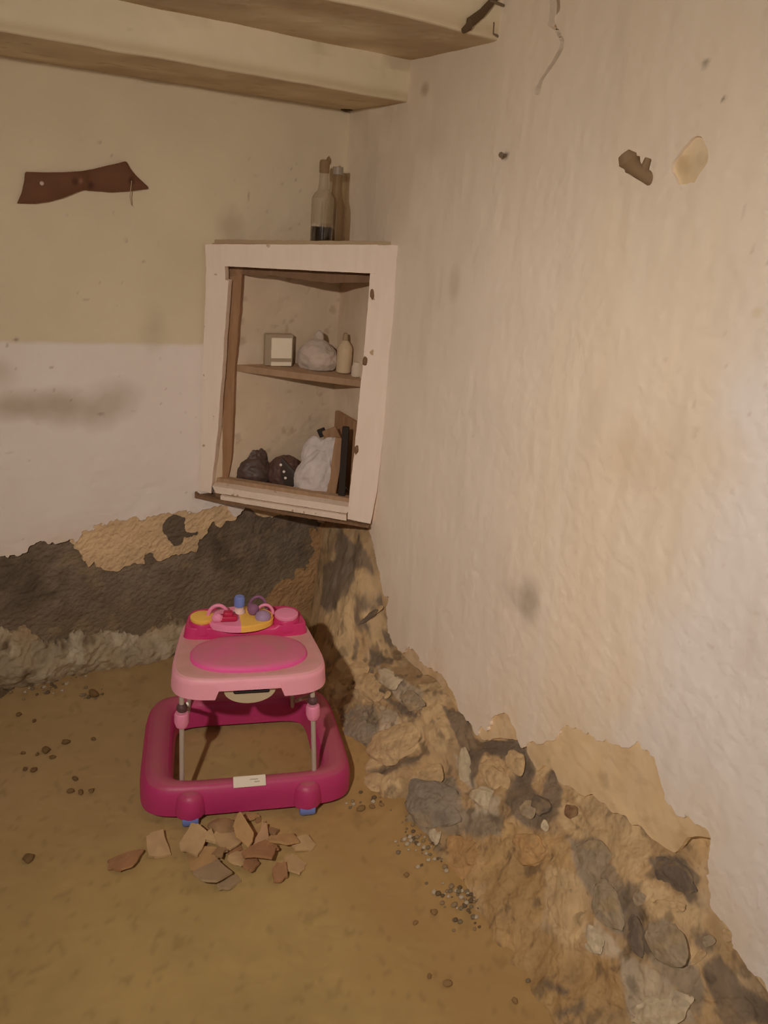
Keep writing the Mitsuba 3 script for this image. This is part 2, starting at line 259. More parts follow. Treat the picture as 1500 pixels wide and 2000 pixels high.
TR = json.loads(r'''{"ztop":[[-0.3,0.25,0.31,0.36,0.42,0.47,0.51,0.56,0.61,0.7,0.8,0.9,1.0,1.06,1.1,1.15,1.2,1.27,1.33,1.37,1.42,1.5,1.6,1.7,1.78,1.84,1.9,1.94,1.99,2.05,2.14,2.6,5],[0.62,0.6,0.56,0.53,0.46,0.37,0.3,0.235,0.205,0.205,0.21,0.235,0.215,0.22,0.205,0.19,0.22,0.26,0.28,0.262,0.28,0.295,0.325,0.345,0.36,0.37,0.375,0.36,0.325,0.295,0.265,0.25,0.25]],"back_white":[[-1.78,0.541],[-1.403,0.526],[-1.23,0.525],[-1.186,0.508],[-1.156,0.501],[-1.141,0.498],[-1.108,0.516],[-1.075,0.532],[-1.027,0.528],[-0.995,0.517],[-0.969,0.522],[-0.957,0.513],[-0.944,0.532],[-0.9,0.554],[-0.856,0.56],[-0.812,0.568],[-0.758,0.565],[-0.712,0.563],[-0.675,0.569],[-0.637,0.567],[-0.579,0.565],[-0.54,0.551],[-0.5,0.565],[-0.46,0.569],[-0.429,0.563],[-0.397,0.517],[-0.382,0.53],[-0.361,0.551],[-0.313,0.557],[-0.269,0.535],[-0.212,0.511],[-0.155,0.492],[-0.083,0.464],[-0.016,0.437],[0.022,0.414]],"back_tan":[[-0.976,0.521],[-0.959,0.485],[-0.947,0.469],[-0.931,0.435],[-0.921,0.411],[-0.906,0.431],[-0.898,0.407],[-0.872,0.397],[-0.827,0.386],[-0.8,0.393],[-0.772,0.395],[-0.735,0.392],[-0.733,0.422],[-0.72,0.433],[-0.701,0.427],[-0.688,0.392],[-0.664,0.392],[-0.63,0.401],[-0.591,0.394],[-0.561,0.404],[-0.546,0.396],[-0.536,0.421],[-0.53,0.445],[-0.51,0.463],[-0.502,0.487],[-0.48,0.507],[-0.468,0.489],[-0.449,0.482],[-0.428,0.499],[-0.392,0.493],[-0.371,0.529],[-0.35,0.552],[-0.399,0.65],[-0.763,0.695],[-0.982,0.596]],"back_hole":[[-0.645,0.55],[-0.618,0.552],[-0.589,0.539],[-0.59,0.516],[-0.58,0.484],[-0.538,0.476],[-0.543,0.462],[-0.59,0.464],[-0.605,0.443],[-0.625,0.436],[-0.648,0.46],[-0.656,0.482],[-0.67,0.499],[-0.665,0.526]],"back_orange":[[-0.075,0.407],[-0.065,0.378],[-0.062,0.338],[-0.036,0.293],[-0.067,0.27],[-0.084,0.242],[-0.132,0.242],[-0.137,0.214],[-0.19,0.213],[-0.224,0.186],[-0.252,0.151],[-0.273,0.11],[-0.301,0.047],[-0.322,-0.019],[0.13,-0.134],[0.091,0.409],[-0.016,0.437],[-0.044,0.397]],"back_tan2":[[-0.339,0.545],[-0.312,0.51],[-0.267,0.487],[-0.223,0.486],[-0.183,0.49],[-0.172,0.505],[-0.269,0.551]],"back_lime":[[-1.494,0.326],[-1.207,0.254],[-1.168,0.237],[-1.136,0.234],[-1.089,0.193],[-1.049,0.167],[-1.002,0.15],[-0.988,0.177],[-0.961,0.186],[-0.927,0.162],[-0.873,0.156],[-0.809,0.132],[-0.762,0.11],[-0.723,0.114],[-0.673,0.137],[-0.643,0.153],[-0.593,0.131],[-0.521,0.1],[-0.368,0.04],[-0.253,-0.012],[-0.248,-0.184],[-0.647,-0.082],[-0.727,-0.075],[-0.786,-0.069],[-0.862,-0.044],[-0.944,-0.012],[-1.014,0.024],[-1.041,0.005],[-1.102,-0.003],[-1.176,0.024],[-1.224,0.034],[-1.519,0.103]],"back_foot":[[-1.224,0.039],[-1.176,0.019],[-1.11,0.01],[-1.05,0.008],[-1.005,0.021],[-0.944,-0.007],[-0.972,-0.031],[-1.026,-0.031],[-1.062,-0.052],[-1.147,-0.036],[-1.229,-0.026]],"paint":[[-1.134,1.162],[-0.529,1.14]],"back_stain":[[-1.107,0.976],[-0.976,0.967],[-0.852,0.967],[-1.141,1.077],[-0.683,1.195],[-1.093,1.168],[0.096,1.644],[-0.425,1.515],[-0.781,0.669],[-0.212,1.276],[-0.293,1.351]],"right_white":[[0.343,0.561],[0.362,0.558],[0.386,0.524],[0.407,0.508],[0.425,0.474],[0.449,0.436],[0.47,0.418],[0.481,0.384],[0.504,0.353],[0.523,0.349],[0.545,0.357],[0.544,0.311],[0.554,0.267],[0.568,0.238],[0.598,0.211],[0.633,0.206],[0.676,0.217],[0.689,0.237],[0.712,0.256],[0.773,0.264],[0.786,0.251],[0.807,0.248],[0.837,0.248],[0.883,0.263],[0.92,0.262],[0.932,0.25],[0.947,0.244],[0.98,0.242],[0.997,0.224],[1.022,0.207],[1.057,0.207],[1.08,0.202],[1.103,0.193],[1.124,0.191],[1.129,0.205],[1.139,0.238],[1.153,0.229],[1.178,0.259],[1.186,0.295],[1.201,0.299],[1.22,0.316],[1.231,0.33],[1.253,0.332],[1.27,0.323],[1.291,0.307],[1.305,0.292],[1.321,0.286],[1.34,0.298],[1.365,0.321],[1.382,0.327],[1.41,0.355],[1.438,0.382],[1.448,0.408],[1.462,0.442],[1.482,0.448],[1.509,0.469],[1.525,0.463],[1.545,0.473],[1.574,0.47],[1.606,0.493],[1.648,0.511],[1.672,0.52],[1.692,0.545],[1.711,0.54],[1.735,0.541],[1.75,0.531],[1.767,0.514],[1.782,0.489],[1.802,0.472],[1.827,0.466],[1.853,0.472],[1.877,0.477],[1.898,0.48],[1.908,0.481],[1.913,0.468],[1.926,0.426],[1.934,0.397],[1.944,0.37],[1.95,0.345],[1.962,0.324],[1.987,0.323],[2.013,0.319],[2.022,0.299],[2.046,0.295],[2.066,0.283],[2.089,0.283],[2.11,0.274],[2.142,0.27],[2.224,0.268]],"right_tan":[[1.318,0.294],[1.346,0.273],[1.368,0.256],[1.39,0.251],[1.405,0.277],[1.42,0.29],[1.44,0.301],[1.47,0.27],[1.524,0.298],[1.564,0.306],[1.589,0.328],[1.623,0.327],[1.658,0.324],[1.693,0.35],[1.718,0.34],[1.745,0.357],[1.777,0.35],[1.806,0.351],[1.839,0.364],[1.852,0.402],[1.862,0.422],[1.916,0.468],[1.914,0.555],[1.642,0.604],[1.457,0.487],[1.327,0.354]],"right_tan2":[[1.065,0.24],[1.1,0.215],[1.11,0.182],[1.137,0.179],[1.176,0.2],[1.199,0.225],[1.247,0.253],[1.294,0.278],[1.33,0.285],[1.327,0.354],[1.224,0.359],[1.13,0.282]],"right_tan3":[[1.939,0.332],[1.953,0.305],[1.984,0.298],[1.99,0.274],[2.02,0.268],[2.045,0.25],[2.071,0.252],[2.109,0.255],[2.145,0.259],[2.157,0.301],[1.998,0.42]],"right_tan4":[[0.313,0.55],[0.362,0.52],[0.403,0.495],[0.417,0.447],[0.439,0.402],[0.473,0.362],[0.49,0.334],[0.508,0.294],[0.545,0.263],[0.568,0.219],[0.614,0.189],[0.66,0.183],[0.712,0.195],[0.755,0.195],[0.796,0.196],[0.87,0.227],[0.929,0.217],[0.958,0.212],[0.98,0.192],[1.025,0.192],[1.062,0.265],[0.853,0.419],[0.527,0.63]],"right_crack":[[1.035,2.062],[1.027,2.083],[1.061,2.078],[1.069,2.057],[1.076,2.038],[1.069,2.03],[1.059,2.028],[1.06,2.018],[1.075,2.003],[1.094,1.987],[1.107,1.976],[1.109,1.966],[1.106,1.954],[1.093,1.941],[1.076,1.926],[1.06,1.913],[1.048,1.901],[1.042,1.885],[1.041,1.871],[1.023,1.873],[1.02,1.883],[1.03,1.897],[1.042,1.911],[1.06,1.927],[1.077,1.944],[1.092,1.959],[1.093,1.972],[1.079,1.986],[1.06,2.001],[1.037,2.012],[1.041,2.024],[1.038,2.042]],"right_peel":[[1.481,1.711],[1.481,1.728],[1.49,1.734],[1.498,1.744],[1.508,1.756],[1.519,1.767],[1.533,1.771],[1.543,1.769],[1.554,1.759],[1.565,1.746],[1.571,1.731],[1.57,1.721],[1.561,1.711],[1.552,1.698],[1.545,1.688],[1.538,1.691],[1.53,1.687],[1.52,1.688],[1.507,1.687],[1.497,1.699],[1.487,1.705]],"right_marks":[[0.929,1.746],[0.502,1.924],[1.52,1.89],[1.577,1.829],[1.274,0.684],[1.188,0.672],[0.758,1.415],[1.747,1.482],[0.546,1.797],[0.323,1.219],[1.539,1.147],[1.749,1.211],[1.482,0.327]],"right_pt":{"a":[1.506,1.651],"b":[1.666,0.726],"c":[1.471,1.631],"d":[1.31,1.624],"e":[1.765,1.475],"f":[1.606,1.168]},"m_dark":[[[0.124,0.226],[0.19,0.223],[0.247,0.234],[0.3,0.217],[0.347,0.25],[0.39,0.257],[0.389,0.375],[0.366,0.471],[0.355,0.557],[0.295,0.669],[0.185,0.728],[0.094,0.534],[0.204,0.398]],[[0.29,0.139],[0.326,0.132],[0.365,0.117],[0.399,0.092],[0.434,0.08],[0.42,0.127],[0.394,0.163],[0.379,0.243],[0.329,0.277],[0.27,0.243],[0.291,0.188]],[[0.426,0.299],[0.446,0.229],[0.484,0.137],[0.499,0.035],[0.486,-0.041],[0.476,0.052],[0.471,0.144],[0.504,0.093],[0.479,0.243],[0.479,0.286],[0.514,0.2],[0.523,0.234],[0.488,0.356],[0.46,0.364]],[[0.538,0.122],[0.555,0.039],[0.598,0.06],[0.594,0.102],[0.574,0.113]],[[0.496,0.403],[0.505,0.383],[0.541,0.462],[0.535,0.502],[0.505,0.451]],[[0.554,0.301],[0.582,0.217],[0.649,0.14],[0.671,0.186],[0.65,0.232],[0.6,0.311],[0.627,0.375],[0.694,0.389],[0.706,0.43],[0.602,0.395]],[[0.712,0.44],[0.77,0.425],[0.84,0.4],[0.917,0.376],[0.951,0.365],[0.926,0.429],[0.885,0.462],[0.814,0.445],[0.752,0.487]],[[1.171,0.044],[1.209,-0.008],[1.302,-0.064],[1.335,0.033],[1.366,0.016],[1.393,0.066],[1.421,0.186],[1.464,0.179],[1.417,0.022],[1.44,-0.058],[1.47,0.04],[1.499,0.075],[1.538,0.217],[1.546,0.263],[1.533,0.354],[1.479,0.401],[1.391,0.362],[1.366,0.267],[1.349,0.146],[1.286,0.137],[1.211,0.159]],[[1.798,0.111],[1.818,0.052],[1.858,0.012],[1.873,0.03],[1.908,0.026],[1.913,0.077],[1.933,0.087],[1.923,0.136],[1.88,0.15],[1.826,0.179]],[[2.001,0.254],[2.01,0.144],[2.037,0.131],[2.068,0.133],[2.116,0.072],[2.16,0.074],[2.082,0.338],[2.052,0.293],[2.024,0.272]],[[1.963,0.197],[1.976,0.14],[1.996,0.134],[1.998,0.186],[1.975,0.23]],[[1.803,0.297],[1.809,0.253],[1.843,0.272],[1.865,0.316],[1.88,0.371],[1.913,0.385],[1.924,0.439],[1.891,0.496],[1.861,0.461],[1.837,0.389]],[[1.789,0.868],[1.84,0.804],[1.845,0.826],[1.806,0.876]],[[1.839,0.931],[1.877,0.779],[1.894,0.792],[1.867,0.911]],[[0.969,0.131],[1.03,0.039],[1.081,0.038],[1.128,0.089],[1.168,-0.005],[1.245,0.008],[1.282,0.048],[1.29,0.162],[1.215,0.162],[1.234,0.313],[1.265,0.462],[1.178,0.302],[1.097,0.235],[1.023,0.19]],[[0.963,0.961],[0.992,0.837],[1.024,0.655],[1.051,0.541],[1.068,0.588],[1.057,0.724],[1.024,0.887]],[[1.218,0.956],[1.28,0.948],[1.305,0.867],[1.343,0.864],[1.336,0.932],[1.273,0.99],[1.188,0.979]]],"m_grey":[[[1.61,0.29],[1.651,0.21],[1.677,0.195],[1.714,0.247],[1.753,0.255],[1.803,0.284],[1.841,0.383],[1.861,0.461],[1.837,0.486],[1.793,0.492],[1.743,0.445],[1.678,0.393]],[[1.889,0.365],[1.903,0.275],[1.918,0.256],[1.941,0.259],[1.971,0.277],[2.003,0.273],[2.033,0.298],[2.045,0.373],[2.037,0.42],[1.999,0.405],[1.968,0.438],[1.935,0.44]],[[1.137,0.899],[1.124,0.773],[1.159,0.698],[1.144,0.546],[1.177,0.45],[1.256,0.534],[1.303,0.612],[1.344,0.689],[1.323,0.777],[1.272,0.811],[1.283,0.898],[1.28,0.948],[1.218,0.956]],[[0.716,0.913],[0.702,0.693],[0.773,0.559],[0.855,0.656],[0.896,0.849],[0.838,0.953],[0.777,0.995]],[[1.295,0.612],[1.371,0.468],[1.423,0.436],[1.454,0.53],[1.415,0.631],[1.354,0.692]]],"m_pale":[[[0.777,0.531],[0.864,0.468],[0.915,0.555],[0.918,0.692],[0.927,0.815],[0.895,0.815],[0.855,0.656]],[[0.677,0.245],[0.872,0.186],[0.916,0.257],[0.863,0.394],[0.771,0.375]],[[1.12,0.316],[1.173,0.307],[1.252,0.387],[1.265,0.462],[1.21,0.44]],[[1.273,0.479],[1.291,0.408],[1.336,0.429],[1.373,0.352],[1.401,0.46],[1.34,0.554]],[[1.883,0.531],[1.942,0.455],[1.982,0.416],[2.033,0.411],[2.054,0.425],[1.97,0.678],[1.939,0.636]],[[1.781,0.579],[1.801,0.498],[1.85,0.504],[1.883,0.531],[1.844,0.599]],[[0.583,0.282],[0.612,0.268],[0.681,0.327],[0.659,0.351]],[[0.285,0.355],[0.338,0.263],[0.366,0.326],[0.287,0.499],[0.248,0.611],[0.188,0.588],[0.26,0.472]]],"m_tan":[[[0.363,0.322],[0.42,0.151],[0.451,0.009],[0.481,-0.004],[0.472,0.073],[0.426,0.277],[0.439,0.333],[0.483,0.393],[0.512,0.441],[0.533,0.546],[0.47,0.621],[0.339,0.667],[0.306,0.623],[0.358,0.464]],[[0.472,0.258],[0.504,0.093],[0.538,0.019],[0.547,0.089],[0.615,0.118],[0.709,0.15],[0.683,0.208],[0.59,0.21],[0.519,0.269]],[[0.855,0.656],[0.925,0.401],[0.982,0.364],[1.018,0.448],[1.026,0.578],[0.997,0.752],[0.965,0.903],[0.959,0.97],[0.934,0.904],[0.918,0.692]],[[0.838,0.153],[0.896,-0.031],[0.973,0.119],[1.032,0.21],[1.099,0.345],[1.083,0.434],[1.027,0.429],[0.949,0.32],[0.904,0.252]],[[0.486,0.654],[0.601,0.332],[0.704,0.409],[0.758,0.571],[0.689,0.657],[0.599,0.648]],[[0.955,0.995],[1.066,0.77],[1.114,0.818],[1.108,0.925],[1.018,1.024]],[[1.322,0.003],[1.431,-0.266],[1.531,-0.201],[1.618,-0.042],[1.685,0.016],[1.734,0.006],[1.78,0.07],[1.794,0.131],[1.808,0.266],[1.753,0.255],[1.7,0.209],[1.639,0.177],[1.518,0.049],[1.467,0.044],[1.437,-0.052],[1.402,0.092]],[[1.505,0.113],[1.559,0.115],[1.625,0.173],[1.667,0.185],[1.607,0.282],[1.547,0.248]],[[1.603,0.486],[1.625,0.409],[1.674,0.4],[1.736,0.458],[1.778,0.529],[1.791,0.615],[1.77,0.678],[1.723,0.703],[1.653,0.611]],[[1.801,0.232],[1.843,0.195],[1.895,0.165],[1.926,0.129],[1.958,0.092],[1.967,0.148],[1.936,0.218],[1.915,0.264],[1.884,0.312],[1.848,0.272]],[[1.943,0.264],[1.973,0.238],[1.994,0.189],[2.002,0.151],[2.001,0.268],[1.971,0.277]]],"m_orange":[[[1.359,0.866],[1.347,0.762],[1.376,0.678],[1.422,0.644],[1.475,0.614],[1.514,0.68],[1.507,0.809],[1.459,0.912],[1.392,0.935]],[[1.417,0.611],[1.424,0.455],[1.545,0.365],[1.606,0.297],[1.678,0.393],[1.603,0.486],[1.691,0.707],[1.625,0.863],[1.582,0.928]],[[1.585,0.934],[1.697,0.719],[1.783,0.707],[1.827,0.642],[1.88,0.549],[1.95,0.658],[1.894,0.866],[1.739,1.208]]],"stones":[[1.112,0.607,11.5,-34.0,13.1,23.9,82,62,-25,"tan"],[1.197,0.362,16.4,-18.9,17.2,38.3,32,66,-10,"pale"],[1.299,0.295,14.3,-20.1,12.9,29.5,58,54,0,"tan"],[1.326,0.134,14.8,-17.7,12.2,32.8,42,40,0,"tan"],[1.334,0.447,10.6,-29.5,9.7,18.7,66,50,30,"pale"],[1.228,0.732,13.3,-25.4,14.2,24.6,116,100,-20,"grey"],[1.298,0.841,12.0,-24.6,12.0,20.5,25,40,10,"pale"],[1.425,0.764,11.2,-23.3,10.6,19.9,112,98,0,"orange"],[1.535,0.315,12.2,-19.1,9.8,24.3,16,20,0,"pale"],[0.951,0.614,13.4,-33.5,15.1,23.0,118,76,-25,"tan"],[0.785,0.798,14.8,-32.9,17.9,27.2,84,76,-30,"grey"],[1.556,0.163,12.1,-16.3,9.4,26.2,34,30,0,"brown"],[1.703,0.543,9.7,-17.6,7.8,18.2,84,160,-10,"tan"],[1.711,0.301,10.2,-17.1,7.7,19.9,66,130,-35,"greytan"],[1.803,0.417,9.2,-16.5,6.9,17.9,60,110,-30,"greytan"],[1.876,0.41,8.4,-15.7,6.3,16.3,40,90,-15,"dark"],[1.865,0.106,8.9,-15.8,6.1,18.7,100,60,38,"dark"],[1.939,0.326,7.4,-20.9,5.4,13.6,72,130,-28,"greytan"],[1.99,0.53,6.7,-20.0,5.5,12.8,120,80,0,"pale"],[1.468,0.305,11.9,-20.7,10.1,24.9,40,34,0,"greytan"],[1.982,0.166,6.7,-25.0,5.1,11.8,36,32,30,"greytan"],[1.988,0.247,6.5,-22.7,5.0,12.6,44,26,-35,"tan"],[1.817,0.565,8.9,-16.8,6.8,16.6,44,66,-30,"pale"],[1.54,0.471,11.3,-18.9,9.8,21.7,80,60,0,"orange"],[1.902,0.215,7.8,-19.4,5.5,14.1,70,26,25,"tan"],[1.836,0.283,9.0,-15.4,6.5,18.8,50,34,50,"greytan"],[2.0,0.05,6.9,-24.7,4.8,15.4,40,50,-30,"tan"],[1.031,0.941,12.8,-30.0,15.1,22.4,70,40,10,"tan"],[1.486,0.236,11.8,-19.8,9.7,25.9,50,40,0,"dark"],[1.321,0.304,14.2,-20.0,12.5,28.8,50,44,0,"tan"],[0.739,0.293,16.8,-35.0,18.7,33.6,60,40,30,"pale"],[0.687,0.494,16.2,-36.3,19.0,30.7,70,60,30,"tan"],[0.889,0.323,17.9,-27.6,18.1,35.2,50,36,20,"greytan"],[0.557,0.559,11.9,-43.8,13.2,19.1,70,90,-30,"tan"],[0.497,0.218,11.3,-57.5,8.8,9.8,36,34,0,"dark"],[0.497,0.153,10.9,-59.1,8.0,11.6,40,28,0,"tan"]],"shards":[[-1.11,-0.914,55.005,36.67,5,"red"],[-1.019,-0.898,44.004000000000005,40.337,0,"tan"],[-0.859,-0.885,47.67100000000001,34.8365,0,"brown"],[-0.782,-0.912,44.004000000000005,17.6016,0,"orange"],[-0.753,-0.934,10.267600000000002,10.267600000000002,0,"brown"],[-0.936,-0.947,58.672000000000004,40.337,0,"tan"],[-0.947,-1.001,69.673,38.5035,-8,"orange"],[-0.865,-0.973,47.67100000000001,34.8365,0,"tan"],[-0.818,-0.986,33.003,42.170500000000004,20,"orange"],[-0.778,-1.007,25.669,40.337,-20,"pink"],[-0.743,-1.0,18.335,17.6016,0,"brown"],[-0.744,-1.056,47.67100000000001,27.869200000000003,15,"orange"],[-0.696,-1.079,36.67,29.336000000000002,0,"tan"],[-0.867,-1.053,33.003,26.4024,-30,"tan"],[-0.813,-1.077,55.005,36.67,0,"red"],[-0.746,-1.126,40.337,35.2032,0,"tan"],[-0.797,-1.143,26.4024,27.869200000000003,0,"red"],[-0.948,-1.069,55.005,40.337,0,"greytan"],[-0.921,-1.1,25.669,27.869200000000003,-40,"greytan"],[-0.848,-1.088,25.669,20.535200000000003,0,"red"],[-0.902,-1.013,22.002000000000002,18.335,0,"brown"],[-0.859,-1.011,22.002000000000002,22.002000000000002,0,"red"]],"crumbs":[[-1.196,-0.135,12],[-1.163,-0.186,10],[-1.106,-0.344,17],[-1.168,-0.357,19],[-1.229,-0.336,10],[-1.22,-0.434,14],[-1.241,-0.417,10],[-1.16,-0.397,12],[-1.194,-0.361,9],[-0.964,-0.138,24],[-1.312,-0.778,22],[-1.13,-0.525,12],[-1.155,-0.574,14],[-1.133,-0.59,12],[-1.031,-0.366,10],[-1.105,-0.597,12]],"crumbs_r":[[-0.521,-1.308,11],[-0.584,-1.433,9],[-0.53,-1.436,13],[-0.62,-1.602,13],[-0.644,-1.567,9],[-0.41,-1.453,10],[-0.487,-1.044,18],[-0.458,-1.058,12],[-0.434,-1.069,10],[-0.532,-1.722,10],[-0.344,-1.623,14]],"gravel":[[-0.426,-1.296,26],[-0.471,-1.406,16],[-0.439,-1.445,26],[-0.456,-1.48,34],[-0.428,-1.521,12],[-0.437,-1.72,14],[-0.409,-1.753,18],[-0.389,-1.801,18],[-0.462,-1.795,14],[-0.297,-1.692,20],[-0.283,-1.714,14],[-0.447,-1.238,14],[-0.433,-1.199,12],[-0.456,-1.019,12]],"gravel_l":[[-1.209,0.007,14],[-1.15,-0.025,16],[-1.094,-0.037,14],[-1.04,-0.028,12],[-0.974,-0.136,12],[-0.97,0.001,10]],"face":{"o":[-0.524,-0.009,0.0],"x":[0.771,-0.636,0.0],"n":[-0.636,-0.771,0.0]},"c_top":[[0.014,1.455],[0.554,1.496],[0.559,1.411],[0.537,1.41],[0.077,1.394],[0.017,1.389]],"c_left":[[0.017,1.389],[0.077,1.394],[0.079,1.351],[0.089,1.35],[0.072,1.075],[0.058,0.868],[0.037,0.66],[0.035,0.63],[-0.006,0.638],[0.006,1.069]],"c_right":[[0.554,1.496],[0.617,1.5],[0.623,1.317],[0.619,1.125],[0.619,0.949],[0.612,0.709],[0.598,0.579],[0.517,0.588],[0.518,0.68],[0.525,0.835],[0.529,0.991],[0.534,1.117],[0.537,1.3],[0.537,1.41],[0.559,1.411]],"c_sill1":[[0.04,0.66],[0.526,0.633],[0.513,0.609],[0.053,0.635]],"hinges":[[0.546,1.348],[0.538,1.138],[0.529,0.84]],"c_ledge":[[0.002,1.468],[0.211,1.481],[0.61,1.509],[0.612,1.499],[0.008,1.453]],"c_sillb":[[0.524,0.647],[0.044,0.675]],"c_sill2":[[0.072,0.629],[0.512,0.604],[0.514,0.585],[0.072,0.614]],"c_edge":[[-0.017,0.635],[-0.006,0.623],[0.315,0.595],[0.594,0.575],[0.592,0.57],[0.316,0.586],[0.053,0.609],[-0.017,0.616]],"c_jamb":[[0.065,1.388],[0.118,1.388],[0.113,1.268],[0.098,1.068],[0.091,0.761],[0.078,0.665],[0.029,0.643],[0.033,0.744],[0.062,1.166],[0.08,1.314],[0.082,1.345],[0.065,1.346]],"c_lintel":[[0.063,1.39],[0.533,1.408],[0.535,1.378],[0.405,1.365],[0.218,1.373],[0.124,1.37],[0.065,1.355]],"items":{"bag1":[-0.352,-0.026,0.645],"bag2":[-0.272,-0.1,0.645],"sack":[-0.143,-0.152,0.645],"boards":[-0.101,-0.259,0.645],"box":[-0.231,-0.021,1.065],"crump":[-0.131,-0.079,1.065],"candle":[-0.06,-0.15,1.065],"jar":[-0.037,-0.209,1.065]},"items_px":{"bag1":2.939,"bag2":2.927,"sack":2.959,"boards":2.902,"box":2.865,"crump":2.876,"candle":2.862,"jar":2.83},"bottles":[[-0.19,-0.174,1.488],[-0.107,-0.146,1.486]],"bow":[[-1.038,1.621],[-0.987,1.624],[-0.934,1.629],[-0.886,1.636],[-0.854,1.644],[-0.813,1.657],[-0.788,1.664],[-0.761,1.673],[-0.749,1.653],[-0.734,1.637],[-0.694,1.605],[-0.748,1.594],[-0.807,1.586],[-0.84,1.586],[-0.869,1.585],[-0.885,1.587],[-0.905,1.579],[-0.925,1.57],[-0.945,1.561],[-0.981,1.549],[-1.019,1.541],[-1.064,1.539],[-1.051,1.565],[-1.042,1.595]],"bow_spots":[[-1.001,1.595],[-0.911,1.607],[-0.895,1.61],[-0.866,1.601],[-0.752,1.622],[-0.757,1.578],[-0.75,1.555]],"peg":{"root":[1.427,1.696],"tip":[0,0]},"steps_px":[[-0.013,1.894],[0.403,1.895],[0.404,2.004],[0.829,2.002],[0.877,2.011]],"root":[[-0.143,-0.833,2.085],[-0.178,-0.833,2.052],[-0.206,-0.833,2.026],[-0.227,-0.833,2.005]],"root2":[[-0.158,-0.833,2.078],[-0.134,-0.833,2.078],[-0.1,-0.833,2.075],[-0.082,-0.833,2.083]]}''')

# ------------------------------------------------------------------ the room's shell
WHITE = np.array([0.78, 0.70, 0.60]); BEIGE = np.array([0.66, 0.58, 0.43]); LAV = np.array([0.79, 0.74, 0.715])
TAN = np.array([0.58, 0.43, 0.26]); DARK = np.array([0.165, 0.130, 0.098]); LIME = np.array([0.36, 0.30, 0.205])
STEP_X0, ROOM_X, ROOM_Y, ROOM_Z = -2.9, -2.9, -4.2, 2.75

# back wall: whitewashed plaster, ragged below
us = np.r_[np.arange(-2.9, -1.4, 0.1), np.arange(-1.4, 0.031, 0.006)]
vs = np.r_[np.arange(0.28, 1.3, 0.006), np.arange(1.3, 2.0, 0.008), np.arange(2.0, 2.81, 0.1)]
P, F = grid(us, vs)
Q3 = np.c_[P, P[:, 0] * 0]
edge = np.array(TR['back_white'])
e_ext = np.vstack([[-3.2, edge[0, 1]], edge, [0.2, 0.42], [0.2, 3.2], [-3.2, 3.2]])
f = np.full(len(P), 1.0)
m = P[:, 1] < 0.85
f[m] = sdist(P[m], e_ext) + 0.014 * fb(Q3[m], 30, 3, 5) * 2 + 0.011 * fb(Q3[m], 90, 3, 6) * 2
y = -0.012 + 0.010 * fb(Q3, 3.5, 3, 1) + 0.003 * fb(Q3, 24, 3, 2)
pl = np.interp(P[:, 0], [-1.134, -0.529], [1.162, 1.140])
C = np.tile(BEIGE, (len(P), 1)) * (1 + 0.16 * fb(Q3, 5, 4, 8))[:, None]
low = np.clip((pl - P[:, 1] + 0.006 * fb(Q3, 40, 2, 3)) / 0.012 + 0.5, 0, 1)
C = lerp(C, LAV, low * (0.92 + 0.3 * fb(Q3, 7, 3, 9)).clip(0, 1))
for px, (ru, rv), col, k in zip(TR['back_stain'][:6], [(.10, .045), (.09, .06), (.10, .07), (.05, .05), (.045, .07), (.01, .008)], [(.46, .39, .30)] * 5 + [(.2, .15, .1)], [.8, .8, .6, .45, .5, .8]):
    C = lerp(C, col, blob(P, px, ru, rv, 11) * k)
C = lerp(C, (0.5, 0.42, 0.30), blob(P, TR['back_stain'][7], 0.05, 0.05, 12) * .6)
C = lerp(C, (0.50, 0.41, 0.30), blob(P, TR['back_stain'][6], 0.06, 0.05, 17) * .25)
C = lerp(C, (0.6, 0.45, 0.28), np.clip((0.62 - P[:, 1]) / 0.12, 0, 1) * np.clip(0.4 + 1.6 * fb(Q3, 8, 3, 13), 0, 1) * 0.6)
spk = np.clip((meshkit.noise(Q3 * 60, 4) - 0.93) / 0.05, 0, 1) * np.clip(fb(Q3, 5, 2, 7) * 6, 0, 1)
C = lerp(C, (0.3, 0.24, 0.17), spk * 0.6)
# inside of the cupboard: never whitewashed again, grimy, its shade in the colour too
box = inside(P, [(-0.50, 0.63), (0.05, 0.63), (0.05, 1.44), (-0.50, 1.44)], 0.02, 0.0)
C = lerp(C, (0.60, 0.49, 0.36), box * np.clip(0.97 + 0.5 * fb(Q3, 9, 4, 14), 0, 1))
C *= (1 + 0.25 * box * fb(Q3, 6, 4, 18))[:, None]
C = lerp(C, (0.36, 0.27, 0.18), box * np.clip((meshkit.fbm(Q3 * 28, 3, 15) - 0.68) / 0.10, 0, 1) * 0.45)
# soot and dirt beneath the stair and in the corner
C = lerp(C, (0.45, 0.37, 0.26), np.clip((P[:, 0] + 0.10) / 0.1, 0, 1) * np.clip(0.4 + fb(Q3, 7, 3, 16) * 2, 0, 1) * 0.45 * (P[:, 1] > 1.46))
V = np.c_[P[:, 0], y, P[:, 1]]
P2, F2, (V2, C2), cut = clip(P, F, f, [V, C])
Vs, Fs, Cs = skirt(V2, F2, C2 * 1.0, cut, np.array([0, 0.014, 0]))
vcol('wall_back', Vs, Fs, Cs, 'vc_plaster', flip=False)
tag('wall_back', 'whitewashed plaster wall on the left of the corner, crumbling at its foot', kind='structure')

